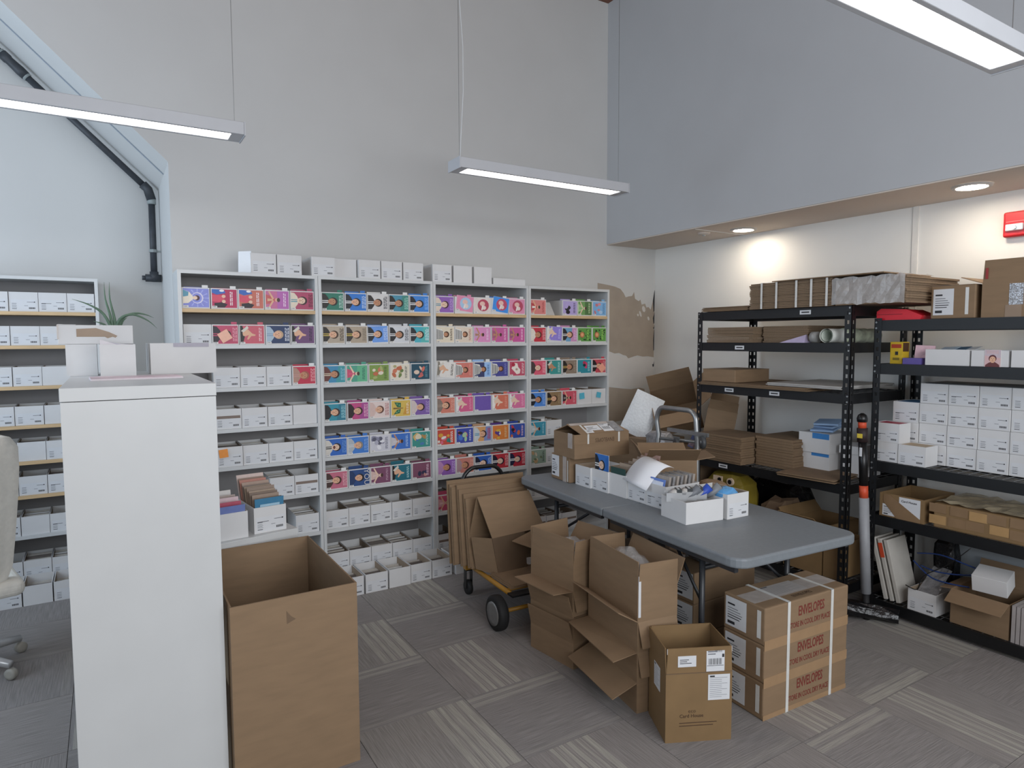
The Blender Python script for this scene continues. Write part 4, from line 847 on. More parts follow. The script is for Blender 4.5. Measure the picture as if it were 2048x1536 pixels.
# telescopic pole between the racks
t = thing('telescopic_pole', 'black and grey telescopic pole with orange rings between the racks', 'pole', (3.30, -2.135, 0))
def seg(nm, z0, z1, r_, m_): G().tube([(.0, -.03+.055*z0, z0), (.0, -.03+.055*z1, z1)], r_, 10).build(nm, m_, t, True)
seg('tip', .0, .15, .018, RUBBER); seg('grey_tube', .15, .70, .027, GREYTUBE); seg('orange_ring', .70, .77, .0235, ORANGE); seg('black_tube', .77, 1.02, .023, BLACKP); seg('grip', 1.02, 1.10, .029, mat('grip_dark', (44, 30, 30), .6)); seg('orange_button', 1.10, 1.14, .022, ORANGE)
G().lathe([(.027, 0), (.029, .02), (.022, .04), (.008, .05)], 12, Matrix.Translation((0, .033, 1.135))).build('cap', BLACKP, t, True)
G().box(-.0315, .012, 1.045, -.0285, .042, 1.07).build('yellow_tag', paper('d8c040'), t); G().box(-.0255, .015, .94, -.0225, .029, .99).build('white_print', LABEL, t)

# ------------------------------------------------------------------ right rack contents
t = thing('red_case', 'flat bright red case on top of the lower rack', 'case', (3.46, -2.20, 1.7155), R90)
G().prism([(-.125, 0), (.115, 0), (.125, .02), (.04, .058), (-.10, .066), (-.125, .05)], 0, .18, XZ).build('case_body', REDC, t)
G().box(-.127, -.002, .03, .02, .0, .034).build('seam', mat('case_seam', (160, 20, 34), .5), t)
t = carton('labelled_carton', 'brown carton with white shipping label on top of the lower rack', 'carton', (3.46, -2.475, 1.7155), R90, .215, .22, .175, closed=True)
print_label(t, F_front(-.045, .088, -.0006), .10, .138, 'ship'); print_label(t, F_front(.068, .09, -.0006), .016, .14, 'none', 'paper_strip', STRAP)
G().box(-.1, .0, .1752, .1, .22, .1758).build('tape', TAPE, t)
t = carton('open_carton', 'large open brown carton with raised flap at the top right edge', 'carton', (3.46, -2.80, 1.7155), R90, .38, .40, .175, (('f', .115, -3), ('b', .115, 5), ('l', .11, 70), ('r', .11, 70)))
G().box(-.07, -.0012, .06, -.01, -.0002, .165).build('clear_tape', SHINY, t); G().box(-.085, -.0012, .0, -.015, -.0002, .06).build('brown_tape', TAPEB, t)
G().box(-.175, -.0046, .195, -.165, .0, .25).build('red_print', mat('red_mark', (150, 52, 50), .6), t)
# second shelf
t = thing('yellow_box', 'small yellow printed box on the second shelf of the lower rack', 'box', (3.50, -2.172, 1.4655), R90-.12)
G().box(-.036, 0, 0, .036, .06, .125).build('box_body', mat('yellow_carton', (214, 178, 44), .45, .08, 30), t)
G().box(-.03, -.0008, .09, .03, 0, .112).build('red_print', mat('box_red', (178, 66, 40), .5), t); G().box(-.006, -.0008, .05, .012, 0, .07).build('black_print', INK, t); G().box(-.02, -.0008, .02, .02, 0, .035).build('black_print', mat('olive_print', (130, 110, 40), .6), t)
G().box(.0365, .005, .07, .0372, .055, .12).build('dark_panel', mat('brown_panel', (80, 50, 30), .5), t)
o = G().box(-.05, 0, 0, .05, .09, .035).build('purple_pack', mat('purple_pack', (92, 78, 150), .5, .1, 20)); o.location = (3.47, -2.275, 1.4655); o.rotation_euler = (0, 0, R90); tag(o, 'small purple packet beside the yellow box', 'packet')
o = G().panel((-.045, .0, 0), (.045, .02, 0), (.045, .05, .095), (-.045, .02, .10), .01).build('pink_pack', mat('pink_pack', (214, 178, 186), .4, .15, 25)); o.location = (3.53, -2.30, 1.472); o.rotation_euler = (0, 0, R90); tag(o, 'pale pink crinkled packet leaning behind the purple packet', 'packet')
RG = 'white boxes on the lower rack'
t = wbox('wide open white box of blue cards on the second shelf, lower rack', (3.465, -2.455, 1.4655), R90, .215, .26, .085, RG, lid='5c88b8')
for k, (cc, a) in enumerate((('b8ccdc', .3), ('2c5c7c', -.2), ('d0d4d8', .5))): G().panel((-.09+.05*k, .05, .07), (.0+.05*k, .04, .075), (.01+.05*k, .14, .10), (-.08+.05*k, .15, .095), .002).build('card', paper(cc), t)
t = wbox('white box printed with a red-haired portrait, second shelf of lower rack', (3.465, -2.655, 1.4655), R90, .165, .22, .082, RG)
g = card_mesh(bust('d8b4b4', '6a3434', 'a', '5a2028', 'd8b4b4', 'd8b4b4', tie=False, bg2='c8b8c0'), sticker=False); o = link('portrait_card', g, t); o.matrix_local = Matrix.Translation((.0, 0, .078)) @ Matrix.Rotation(-PI/2, 4, 'Y') @ Matrix.Scale(.66, 4) @ Matrix.Translation((-.0, 0, -.06)); o.location = (.055, 0, .040)
wbox('plain white box at the right edge of the lower rack second shelf', (3.465, -2.85, 1.4655), R90, .20, .22, .084, RG)
# third shelf: wall of white boxes
hz = .1145
CN = ['first', 'second', 'third', 'fourth', 'fifth', 'sixth']
for cix in range(6):
    y = -2.335-.1495*cix
    for k in range(4):
        wbox('closed white labelled box, %s column from the post side, %s layer' % (CN[cix], ('bottom', 'second', 'third', 'top')[k]), (3.60+.004*((cix+k) % 2), y, ZR[2]+.0005+k*hz), R90, .147, .235, hz-.001, 'wall of white boxes on the lower rack', True, 0 if cix != 1 else 1)
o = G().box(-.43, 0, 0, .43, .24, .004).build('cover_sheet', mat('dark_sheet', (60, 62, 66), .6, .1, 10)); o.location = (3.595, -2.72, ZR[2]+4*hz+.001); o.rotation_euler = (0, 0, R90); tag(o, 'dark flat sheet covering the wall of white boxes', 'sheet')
wbox('white box with stripe label at the near left of the third rack shelf', (3.465, -2.151, ZR[2]+.0005), R90, .136, .12, .112, 'front white boxes on the lower rack', True, 1)
wbox('open white box of red and blue cards above the striped one', (3.465, -2.153, ZR[2]+.113), R90, .142, .12, .112, 'front white boxes on the lower rack', False, 1, 'b83850')
wbox('white box standing alone in front, open brown top', (3.462, -2.297, ZR[2]+.0005), R90, .148, .13, .112, 'front white boxes on the lower rack', False, 0, 'b09878')
wbox('white box behind the red and blue cards, blue top', (3.60, -2.186, ZR[2]+.2255), R90, .144, .22, .118, 'front white boxes on the lower rack', False, 1, '3c78b0')
wbox('white supporting box hidden lowest behind the card box', (3.60, -2.186, ZR[2]+.0005), R90, .144, .235, .112, 'front white boxes on the lower rack', True, 0)
wbox('white supporting box second from below behind the card box', (3.60, -2.186, ZR[2]+.113), R90, .144, .235, .112, 'front white boxes on the lower rack', True, 0)
# fourth shelf
t = carton('open_carton', 'ochre open carton with half-covered label on the fourth lower rack shelf', 'carton', (3.455, -2.255, ZR[3]+.0005), R90, .245, .34, .135, (), OCHRE)
print_label(t, F_front(.045, .075, -.0006), .115, .105, 'none', 'label'); text_part('Card House', .017, F_front(.042, .106, -.0013), INK, t, bold=.0004)
print_label(t, F_front(-.07, .04, -.0006), .07, .065, 'ship', 'label')
G().prism([(-.10, .128), (-.065, .128), (.105, .02), (.105, .0), (-.025, .0), (-.10, .085)], -.0024, -.0016, XZ).build('brown_tape', TAPEB, t)
t = thing('taped_bundle', 'long carton bundle covered in brown tape and plastic, fourth lower rack shelf', 'carton', (3.455, -2.74, ZR[3]+.0005), R90)
bevel(G().box(-.315, 0, 0, .315, .36, .135).build('carton_body', OCHRE, t), .008)
r = random.Random(4)
for k in range(13):
    x = -.29+.58*(k % 7)/6.3+r.uniform(-.01, .01); z = (.02 if k < 7 else .075)+r.uniform(0, .01); G().box(x-.04, -.0009-.0002*k, z, min(x+.045, .312), -.0002, z+.048).build('tape_strip', TAPEB if k % 3 else mat('tape_tan', (176, 142, 98), .3, .08, 14), t)
g = G(); r = random.Random(8)
for j in range(7):
    for i in range(17): g.v.append((-.31+.62*i/16, .005+.35*j/6, .139+r.uniform(0, .014)))
for j in range(6):
    for i in range(16): a = j*17+i; g.f.append((a, a+1, a+18, a+17)); g.m.append(0)
g.build('plastic_sheet', mat('tan_film', (178, 166, 140), .2, .12, 30, .4, alpha=.8), t)
# bottom shelf
BS = ZR[4]+.0005
for k in range(3):
    o = G().box(0, 0, 0, .022, .20, .36).build('display_board', mat('panel_white', (196, 192, 184), .6, .06, 12), None); bevel(o, .002)
    o.location = (3.47-.012*k, -2.135-.036*k, BS+.005); o.matrix_world = Matrix.Translation((3.475, -2.165-.036*k, BS)) @ Matrix.Rotation(math.radians(-14), 4, 'X') @ Matrix.Rotation(R90, 4, 'Z') @ Matrix.Translation((0, 0, 0))
    tag(o, 'white panel leaning by the post on the bottom rack shelf, %s of three' % ('left', 'middle', 'right')[k], 'panel', 'leaning white panels')
    if k == 1: q = G().box(-.001, -.0012, .25, .0232, .0, .335).build('orange_patch', ORANGE, o)
wbx = full_bin((3.452, -2.385, BS), 'labelled white bin with clear bags at the front of the bottom rack shelf', R90, 0, [], 'bins on the bottom rack shelf', 3)
g = G(); r = random.Random(2)
for j in range(5):
    for i in range(6): g.v.append((-.05+.10*i/5+r.uniform(-.004, .004), .03+.05*j+r.uniform(-.006, .006), .095+.028*j+r.uniform(-.006, .01)))
for j in range(4):
    for i in range(5): a = j*6+i; g.f.append((a, a+1, a+7, a+6)); g.m.append(0)
g.build('clear_bag', SHINY, wbx)
t = carton('open_carton', 'brown carton with drooping front flap on the bottom rack shelf', 'carton', (3.465, -2.66, BS), R90, .27, .28, .185, (('f', .10, 118), ('l', .06, 100), ('b', .12, 20)), KRAFT)
o = wbox('tilted white box resting above the drooping carton flap', (3.50, -2.69, BS+.20), R90+.1, .155, .13, .09, 'boxes on the bottom rack shelf', True); o.rotation_euler = (.25, .0, R90+.12)
for k in range(5):
    o = G().box(-.008, 0, 0, .008, .2, .19).build('grey_folder', mat('folder_grey', (166, 160, 158), .6, .06, 20)); o.location = (3.46, -2.815-.02*k, BS); o.rotation_euler = (0, 0, R90); tag(o, 'grey upright folder at the right end of the bottom rack shelf, %s of five' % CN[k], 'folder', 'upright grey folders')
t = thing('foam_board', 'large pale panel leaning at the back of the bottom rack shelf', 'panel', (3.84, -2.55, BS), R90); G().panel((-.27, 0, 0), (.27, 0, 0), (.27, .04, .40), (-.27, .04, .40), .012).build('panel_board', mat('pale_board', (176, 184, 190), .6), t)
def cable(name, label, pts, r_, m_):
    P = [Vector(p) for p in pts]; Q = []; n = len(P)
    for i in range(n-1):
        p0, p1, p2, p3 = P[max(i-1, 0)], P[i], P[i+1], P[min(i+2, n-1)]
        for s in range(5):
            u = s/5; Q.append(.5*((2*p1)+(p2-p0)*u+(2*p0-5*p1+4*p2-p3)*u*u+(3*p1-p0-3*p2+p3)*u**3))
    Q.append(P[-1]); o = G().tube(Q, r_, 6).build(name, m_, None, True); return tag(o, label, 'cable')
cable('blue_cable', 'loose blue network cable sagging across the bottom rack shelf', [(3.62, -2.27, .36), (3.60, -2.40, .39), (3.60, -2.52, .375), (3.62, -2.62, .345), (3.60, -2.52, .31), (3.58, -2.40, .295), (3.60, -2.30, .30)], .004, BLUEC)
cable('blue_cable', 'second blue cable drooping toward the brown carton', [(3.56, -2.28, .33), (3.54, -2.38, .27), (3.52, -2.48, .268), (3.54, -2.58, .272)], .004, BLUEC)
cable('black_cable', 'thin black cable hanging over the labelled bin on the bottom shelf', [(3.44, -2.62, .515), (3.43, -2.52, .40), (3.43, -2.40, .30), (3.43, -2.37, .215), (3.445, -2.30, .215)], .0025, BLACKP)
t = lump('tangled_straps', 'dark crumpled plastic behind the leaning panels', 'plastic', (3.78, -2.36, BS), .07, .06, .38, BAG, 21, part='plastic_body')
t = thing('black_bag', 'flat black plastic roll lying on the carpet before the racks', 'bag', (3.16, -2.07, 0)); 
g = G(); r = random.Random(31); P = [(-.03, .10, .05), (.03, .02, .055), (.10, -.06, .055), (.17, -.15, .05), (.215, -.235, .042)]
g.tube(P, [.042, .05, .05, .045, .038], 10); 
for i, v in enumerate(g.v): g.v[i] = (v[0]+r.uniform(-.006, .006), v[1]+r.uniform(-.006, .006), max(.001, v[2]*1.0+r.uniform(-.008, .008)))
g.build('bag_body', BAG, t)

# ================================================================== FOLDING TABLE
TZ = math.radians(-3.76)
t = thing('folding_table', 'grey plastic folding table covered with white card bins', 'table', (2.165, -1.647, 0), TZ)
def rrect(x0, y0, x1, y1, r_, corners=(1, 1, 1, 1), n=5):
    P = []
    for (cx, cy, a0, on) in ((x1-r_, y0+r_, -PI/2, corners[1]), (x1-r_, y1-r_, 0, corners[2]), (x0+r_, y1-r_, PI/2, corners[3]), (x0+r_, y0+r_, PI, corners[0])):
        if on: P += [(cx+r_*math.cos(a0+PI/2*k/n), cy+r_*math.sin(a0+PI/2*k/n)) for k in range(n+1)]
        else:
            P.append({-PI/2: (x1, y0), 0: (x1, y1), PI/2: (x0, y1), PI: (x0, y0)}[a0])
    return P
for half, pts in (('near', rrect(-.38, -.915, .38, -.002, .07, (1, 1, 0, 0))), ('far', rrect(-.38, .002, .38, .915, .07, (0, 0, 1, 1)))):
    o = G().prism(pts, .696, .74, XY).build('table_top', GREYT, t); bevel(o, .010, 3)
    s = -1 if half == 'near' else 1; y = s*.61
    for x in (-.275, .275): G().tube([(x, y, .69), (x, y, .012)], .0135, 10).build('leg', TUBEG, t, True); G().tube([(x, y, .012), (x, y, 0)], .016, 10).build('foot_cap', RUBBER, t, True)
    G().tube([(-.275, y, .60), (.275, y, .60)], .011, 8).build('cross_bar', TUBEG, t, True); G().tube([(-.275, y, .20), (.275, y, .20)], .010, 8).build('cross_bar', TUBEG, t, True)
    for x in (-.275, .275): G().tube([(x*.96, y-s*.02, .45), (x*.6, y-s*.36, .69)], .008, 8).build('brace', TUBEG, t, True)
    for x in (-.275, .275): G().box(x-.02, y-.03, .66, x+.02, y+.03, .695).build('hinge_bracket', BLACK, t)
    for x in (-.345, .345): G().box(x-.010, min(.04*s, .87*s), .672, x+.010, max(.04*s, .87*s), .695).build('side_rail', TUBEG, t)
TT = .7405
# row of five white bins facing the aisle
BG = 'white bins in a row on the grey table'
def tbin(k, y, x, label, style, colors, **kw):
    return full_bin((x, y, TT), label, R90+TZ*.4, style, colors, BG, 40+k)
tb1 = tbin(0, -1.165, 2.018, 'white bin next to the brown cartons, first of the table row', 0, [])
tb2 = tbin(1, -1.313, 2.026, 'white bin with a blue portrait card standing up, second of the table row', 0, [])
o = link('portrait_card', card_mesh(bust('3474c4', '20242c', 'c', '20202c', '3474c4', 'f0f0f0'), sticker=False), tb2); o.location = (.0, .016, .078); o.scale = (.92, 1, 1.15)
tb3 = tbin(2, -1.461, 2.032, 'plain white bin packed with dark-edged cards, middle of the table row', None, ['2c4c48', '8c7c6c', 'a89888', '7c6c60', '9c8c7c', 'b0a090', '8c7c70', 'a08c80', 'b49488'])
tb4 = tbin(3, -1.610, 2.036, 'white bin with a curled white sheet, fourth of the table row', 0, [])
tb5 = tbin(4, -1.760, 2.030, 'white bin of plastic-wrapped card packs, last of the table row', 1, [])
for k in range(7):
    o = G().panel((-.062, .02+.028*k, .03), (.060, .02+.028*k, .03), (.060, .045+.028*k, .165), (-.062, .045+.028*k, .165), .014).build('card_pack', SHINY if k % 2 else mat('pack_grey', (164, 156, 148), .25, .1, 30), tb5)
G().panel((-.055, .005, .095), (.055, .005, .095), (.055, .016, .152), (-.055, .016, .152), .002).build('blue_card', paper('6c8cd4'), tb5); G().panel((-.045, .003, .108), (.045, .003, .108), (.045, .0095, .140), (-.045, .0095, .140), .0008).build('card_print', paper('dce4f4'), tb5)
# curled sheet
g = G(); n = 12
for j in range(n+1):
    a = j/n; y_ = -.012+.17*a; z_ = .085+.115*math.sin(a*PI*.62)
    g.v.append((-.09+.03*a, y_, z_+.012)); g.v.append((.125+.02*a, y_-.012, z_-.01))
for j in range(n): g.f.append((2*j, 2*j+1, 2*j+3, 2*j+2)); g.m.append(0)
o = g.build('paper_sheet', mat('sheet_white', (232, 234, 238), .5, .01), None, True); o.location = (2.03, -1.60, TT+.01); o.rotation_euler = (0, 0, R90+TZ)
md = o.modifiers.new('thick', 'SOLIDIFY'); md.thickness = .0008
tag(o, 'curled white paper sheet lying over the bins on the table', 'paper')
# larger white box of tape guns and bin at the near end
t = thing('white_box', 'wide open white box of tape dispensers on the grey table', 'box', (2.032, -2.086, TT), math.radians(-8))
open_carton_mesh(.222, .19, .105, .0035).build('box_body', BIN, t)
def tape_gun(label, x, y, z, rz, col):
    q = thing('tape_dispenser', label, 'dispenser', (x, y, z), rz, 'tape dispensers in the white box')
    q.scale = (.95, .95, .95); M = Matrix.Rotation(PI/2, 4, 'Y')
    G().lathe([(.016, -.024), (.036, -.024), (.036, .024), (.016, .024)], 18, Matrix.Translation((0, .045, .042)) @ M).build('tape_roll', mat('roll_tape', (190, 188, 184), .25, .06, 20), q, True)
    g = G(); g.box(-.031, .0, .02, -.027, .10, .065); g.box(.027, .0, .02, .031, .10, .065); g.box(-.031, -.005, .055, .031, .02, .066); g.build('frame', CHROME, q)
    G().tube([(0, -.005, .035), (0, -.035, .05), (0, -.075, .085)], [.017, .019, .024], 12).build('handle', mat('handle_'+col, hexc(col), .45, .06, 20), q, True)
    G().lathe([(.0225, 0), (.0225, .001)], 12, Matrix.Translation((0, -.0755, .0855)) @ Matrix.Rotation(math.radians(48), 4, 'X')).build('handle_end', BLACKP, q)
    G().box(-.028, .02, .066, .028, .045, .082).build('blade_guard', mat('guard_dark', (52, 56, 58), .4), q); G().box(-.02, .03, .0825, .02, .042, .0835).build('steel_blade', CLEAR, q)
    return q
tape_gun('grey handled tape dispenser, left one in the wide white box', 2.015, -1.972, TT+.066, math.radians(58), '6c7076')
tape_gun('blue handled tape dispenser, middle one in the wide white box', 2.068, -1.990, TT+.068, math.radians(58), '2a4cb0')
tape_gun('grey handled tape dispenser, right one in the wide white box', 2.120, -2.008, TT+.070, math.radians(58), '7c8084')
t = thing('card_bin', 'labelled white bin with a blue glove at the near end of the table', 'card bin', (2.232, -2.115, TT), math.radians(-2))
link('bin_body', BM, t); link('label', BLM[0], t)
lump('blue_glove', 'crumpled light blue glove in the white bin on the table', 'glove', (2.205, -2.06, TT+.06), .05, .045, .085, mat('glove_blue', (92, 160, 214), .5, .1, 20), 4, part='glove_body')
# cartons at the far end
t = carton('kraft_carton', 'lower brown carton with label at the far end of the grey table', 'carton', (2.005, -.955, TT), R90+TZ, .21, .26, .158, closed=True, group='brown cartons on the table')
print_label(t, F_front(-.055, .085, -.0006), .085, .13, 'ship'); G().box(.03, -.0008, 0, .07, 0, .158).build('tape', TAPE, t); print_label(t, F_front(.085, .07, -.0008), .008, .13, 'none', 'paper_strip', STRAP)
t = carton('kraft_carton', 'upper brown carton with half-open taped lid on the grey table', 'carton', (2.18, -1.145, TT+.159), TZ-.02, .40, .235, .145, (), group='brown cartons on the table')
x = .2
G().panel((-x+.05, .003, .145), (x, .003, .145), (x-.05, .12, .195), (-x+.02, .12, .195), .004).build('lid_flap', KRAFT, t)
G().panel((x, .232, .145), (-x, .232, .145), (-x+.03, .125, .19), (x-.05, .125, .19), .004).build('lid_flap', KRAFT, t)
G().panel((-x+.002, .232, .145), (-x+.002, .003, .145), (-x+.05, .03, .10), (-x+.05, .2, .10), .004).build('side_flap', KRAFTD, t)
nrm = Vector((0, -.05, .117)).normalized()
def lidM(a, s): 
    b = Vector((0, .117, .05)).normalized(); o = Vector((a, .003, .1475))+b*s+nrm*.0006
    return Matrix(((1, 0, 0, o.x), (0, b.y, nrm.y, o.y), (0, b.z, nrm.z, o.z), (0, 0, 0, 1)))
print_label(t, lidM(-.03, .06), .10, .06, 'addr'); print_label(t, lidM(.065, .062), .075, .1, 'bar'); print_label(t, lidM(-.075, .025), .05, .04, 'addr')
for xx in (-.10, .125):
    G().box(xx-.006, -.0008, 0, xx+.006, -.0001, .145).build('strap', STRAP, t); M = lidM(xx, .06); G().box(-.006, -.06, .0, .006, .06, .0008, 0, M).build('strap', STRAP, t)
M = lidM(.135, .06); G().box(-.03, -.06, .0006, .03, .06, .0012, 0, M).build('shiny_tape', SHINY, t); M = lidM(-.02, .112); G().box(-.15, -.012, .0, .18, .012, .001, 0, M).build('clear_tape', TAPE, t)
G().box(-.2006, .02, .06, -.2001, .07, .15).build('clear_tape', TAPE, t)
text_part('ENVELOPES', .034, F_front(.02, .105, -.0008) @ Matrix.Rotation(PI, 4, 'Z'), INKB, t, xs=.8)
G().box(-x, -.004, .0, x, -.0003, .085).build('outer_flap', KRAFT, t)
t = carton('kraft_carton', 'open brown carton with wide flaps behind the row of white bins', 'carton', (2.40, -1.50, TT), TZ+math.radians(-30), .30, .24, .17, (('f', .14, 55), ('b', .10, 60), ('r', .11, 80), ('l', .10, 30)), group='brown cartons on the table')
lump('kraft_roll', 'brown paper bundle behind the wrapped card packs', 'paper', (2.44, -1.78, TT), .05, .09, .10, KRAFT, 17, rough=.05)

# ================================================================== CARTONS ON THE FLOOR
# strapped bundle of envelope cartons
t = thing('envelope_bundle', 'three strapped ENVELOPES cartons stacked before the table leg', 'carton bundle', (2.211, -2.518, 0), math.radians(-3))
eh = .1625
for k in range(3):
    b = bevel(G().box(-.276, 0, k*eh+.0003, .276, .225, (k+1)*eh-.0003).build('carton', KRAFT, t), .006)
    text_part('ENVELOPES', .060, F_front(.02, k*eh+.108, -.0008), INKR, b, xs=.56, bold=.0012); text_part('STORE IN COOL DRY PLACE', .034, F_front(.012, k*eh+.052, -.0008), INKR, b, xs=.62, bold=.0006)
    print_label(b, F_left(.155, k*eh+.085, -.2766), .115, .13, 'ship'); print_label(b, F_left(.03, k*eh+.085, -.2768), .02, .12, 'none', 'paper_strip', STRAP)
    G().box(-.2765, -.0006, k*eh-.022 if k else .0, .2765, -.0001, k*eh+.022).build('tape', mat('tape_gloss', (160, 130, 98), .3, .06, 12), b)
for xx in (-.128, .16):
    g = G(); g.box(xx-.0085, -.002, 0, xx+.0085, -.0008, 3*eh+.002); g.box(xx-.0085, -.002, 3*eh+.0008, xx+.0085, .227, 3*eh+.002); g.box(xx-.0085, .2258, 0, xx+.0085, .227, 3*eh+.002); g.build('strap', STRAP, t)
print_label(t, F_top(-.03, .12, 3*eh+.0004), .22, .10, 'doc', 'label', mat('label_dull', (176, 170, 166), .5)); G().box(-.27, .06, 3*eh+.0002, .27, .16, 3*eh+.0005).build('clear_tape', TAPE, t)
text_part('ENVELOPES', .03, F_top(.0, .035, 3*eh+.0008), INKB, t, xs=.8)
# more envelope cartons under the table
for k in range(3):
    t = carton('kraft_carton', 'brown labelled carton under the table behind the strapped bundle, %s of its stack' % ('bottom', 'middle', 'top')[k], 'carton', (2.03, -1.93, .0004+.158*k), R90, .20, .45, .157, closed=True, group='cartons under the table')
    print_label(t, F_front(.03, .085, -.0006), .12, .13, 'ship'); G().box(-.06, -.0006, 0, -.03, 0, .157).build('tape', TAPE, t)
lump('plastic_wrap_heap', 'dark crumpled plastic heap on the cartons under the table', 'plastic', (2.30, -1.93, .475), .18, .13, .10, mat('grey_film', (90, 92, 96), .2, .2, 25, .5), 14, part='plastic_body')
# eco carton in front
ea = math.atan2(-.12, .246)
t = carton('open_carton', 'open brown carton with raised flaps and courier label in front of the table', 'carton', (1.601, -2.454, 0), ea, .274, .215, .285, (('f', .105, 2), ('b', .105, -2), ('l', .105, 2), ('r', .105, -3)), OCHRE)
G().box(-.136, -.0016, .2835, .136, -.0002, .2865).build('crease', KRAFTD, t)
print_label(t, F_front(-.052, .335, -.0028), .075, .045, 'addr'); print_label(t, F_front(.065, .338, -.0028), .075, .098, 'bar'); print_label(t, F_front(.082, .222, -.0008), .09, .105, 'doc')
print_label(t, F_left(.105, .225, -.1378), .075, .10, 'doc'); G().box(-.134, -.0026, .366, .134, -.0016, .389).build('clear_tape', mat('tape_silver', (196, 192, 190), .3, .08, 20), t)
text_part('eco', .022, F_front(-.028, .128, -.0008), INKB, t); text_part('Card House', .020, F_front(-.03, .108, -.0008), INKB, t, bold=.0003)
g = G()
for i, (a, b) in enumerate(((-.08, .06), (-.08, .075))): g.box(a, -.0008, .066+.012*i, b, 0, .069+.012*i)
g.build('small_print', INKB, t)
# stacks of open cartons beside the table
def open_stack(loc, rz, wd, dp, h, specs, names, group):
    for k, fl_ in enumerate(specs):
        a = math.radians(random.Random(k*7+int(wd*1000)).uniform(-1.5, 1.5))
        t = carton('open_carton', names[k], 'carton', (loc[0], loc[1], .0004+k*(h+.0006)), rz+a, wd, dp, h, fl_, KRAFT, group)
        last = t
    return last
NM = ['bottom', 'second', 'third', 'top']
random.seed(5)
a2 = math.radians(-9)
t2 = open_stack((1.625, -2.195, 0), a2, .205, .42, .1345, [
    [('l', .13, 112)], [('l', .12, 100, .01), ('f', .105, 166)], [('l', .11, 60), ('f', .11, 163)], [('l', .125, -2), ('f', .12, 4), ('b', .12, 0), ('r', .12, 22)]],
    ['open carton at the %s of the near stack beside the table' % n for n in NM], 'near stack of open cartons')
a1 = math.radians(6)
t1 = open_stack((1.655, -1.715, 0), a1, .27, .32, .1285, [
    [('l', .115, 14)], [('l', .115, 16, -.01)], [('l', .12, 85), ('f', .10, 165)], [('l', .125, -3), ('b', .125, 4), ('r', .12, 35), ('f', .12, 6)]],
    ['open carton at the %s of the far stack by the cardboard cart' % n for n in NM], 'far stack of open cartons')
def film(parent, x0, x1, y0, y1, z, seed, name='clear_plastic'):
    g = G(); r = random.Random(seed); n = 8
    for j in range(n+1):
        for i in range(n+1):
            b = math.sin(PI*i/n)*math.sin(PI*j/n); g.v.append((x0+(x1-x0)*i/n, y0+(y1-y0)*j/n, z-.06+.10*b**.6+r.uniform(-.014, .014)))
    for j in range(n):
        for i in range(n): a = j*(n+1)+i; g.f.append((a, a+1, a+n+2, a+n+1)); g.m.append(0)
    return g.build(name, POLY, parent, True)
film(t2, -.095, .095, .04, .40, .20, 1); film(t1, -.125, .125, .02, .30, .165, 2)
for tt, xx in ((t2, -.1), (t1, .133)): G().box(xx, -.003, .02, xx+.012, -.0005, .20).build('label_edge', LABEL, tt)

# ================================================================== HAND CART WITH FLATTENED CARTONS
t = thing('platform_cart', 'yellow and black convertible cart carrying flattened cardboard', 'cart', (1.66, -.90, 0), math.radians(-3))
g = G()
for x in (-.15, .15): g.tube([(x, .28, .205), (x, -.30, .205)], .014, 8)
for y in (-.24, .0, .24): g.tube([(-.15, y, .205), (.15, y, .205)], .010, 8)
g.build('frame', YEL, t, True)
G().box(-.17, -.36, .205, .17, -.30, .215).build('toe_plate', BLACK, t); G().box(.10, -.35, .10, .19, -.28, .40).build('black_toe_panel', BLACKP, t)
G().tube([(-.21, -.265, .098), (.21, -.265, .098)], .012, 8).build('axle', YEL, t, True)
for s in (-1, 1):
    M = Matrix.Translation((s*.215, -.265, .0985)) @ Matrix.Rotation(PI/2, 4, 'Y')
    w_ = G().lathe([(.058, -.026), (.085, -.030), (.096, -.022), (.0985, -.008), (.0985, .008), (.096, .022), (.085, .030), (.058, .026)], 24, M).build('tyre', RUBBER, t, True)
    G().lathe([(.012, -.036), (.05, -.029), (.066, -.033), (.066, .033), (.05, .029), (.012, .036)], 20, M).build('hub', STEEL, w_, True)
    g = G(); cx = s*.14
    M = Matrix.Translation((cx, .28, .048)) @ Matrix.Rotation(PI/2, 4, 'Y'); q = G().lathe([(.014, -.014), (.044, -.014), (.047, -.006), (.047, .006), (.044, .014), (.014, .014)], 18, M).build('caster', RUBBER, t, True)
    g.box(cx-.022, .262, .045, cx-.018, .298, .16); g.box(cx+.018, .262, .045, cx+.022, .298, .16); g.box(cx-.022, .262, .156, cx+.022, .298, .165); g.build('caster_fork', BLACK, q); G().box(cx-.025, .26, .165, cx+.025, .30, .20).build('caster_bracket', YEL, t)
P = [(-.155, .33, .20), (-.155, .34, .66)]+[(-.155+.10*(1-math.cos(PI/2*k/6)), .345, .66+.135*math.sin(PI/2*k/6)) for k in range(1, 7)]+[(.155-.10*(1-math.cos(PI/2*k/6)), .345, .66+.135*math.sin(PI/2*k/6)) for k in range(6, 0, -1)]+[(.155, .34, .66), (.155, .33, .20)]
G().tube(P, .013, 10).build('handle', BLACKP, t, True)
CGp = 'flattened cartons on the cart'
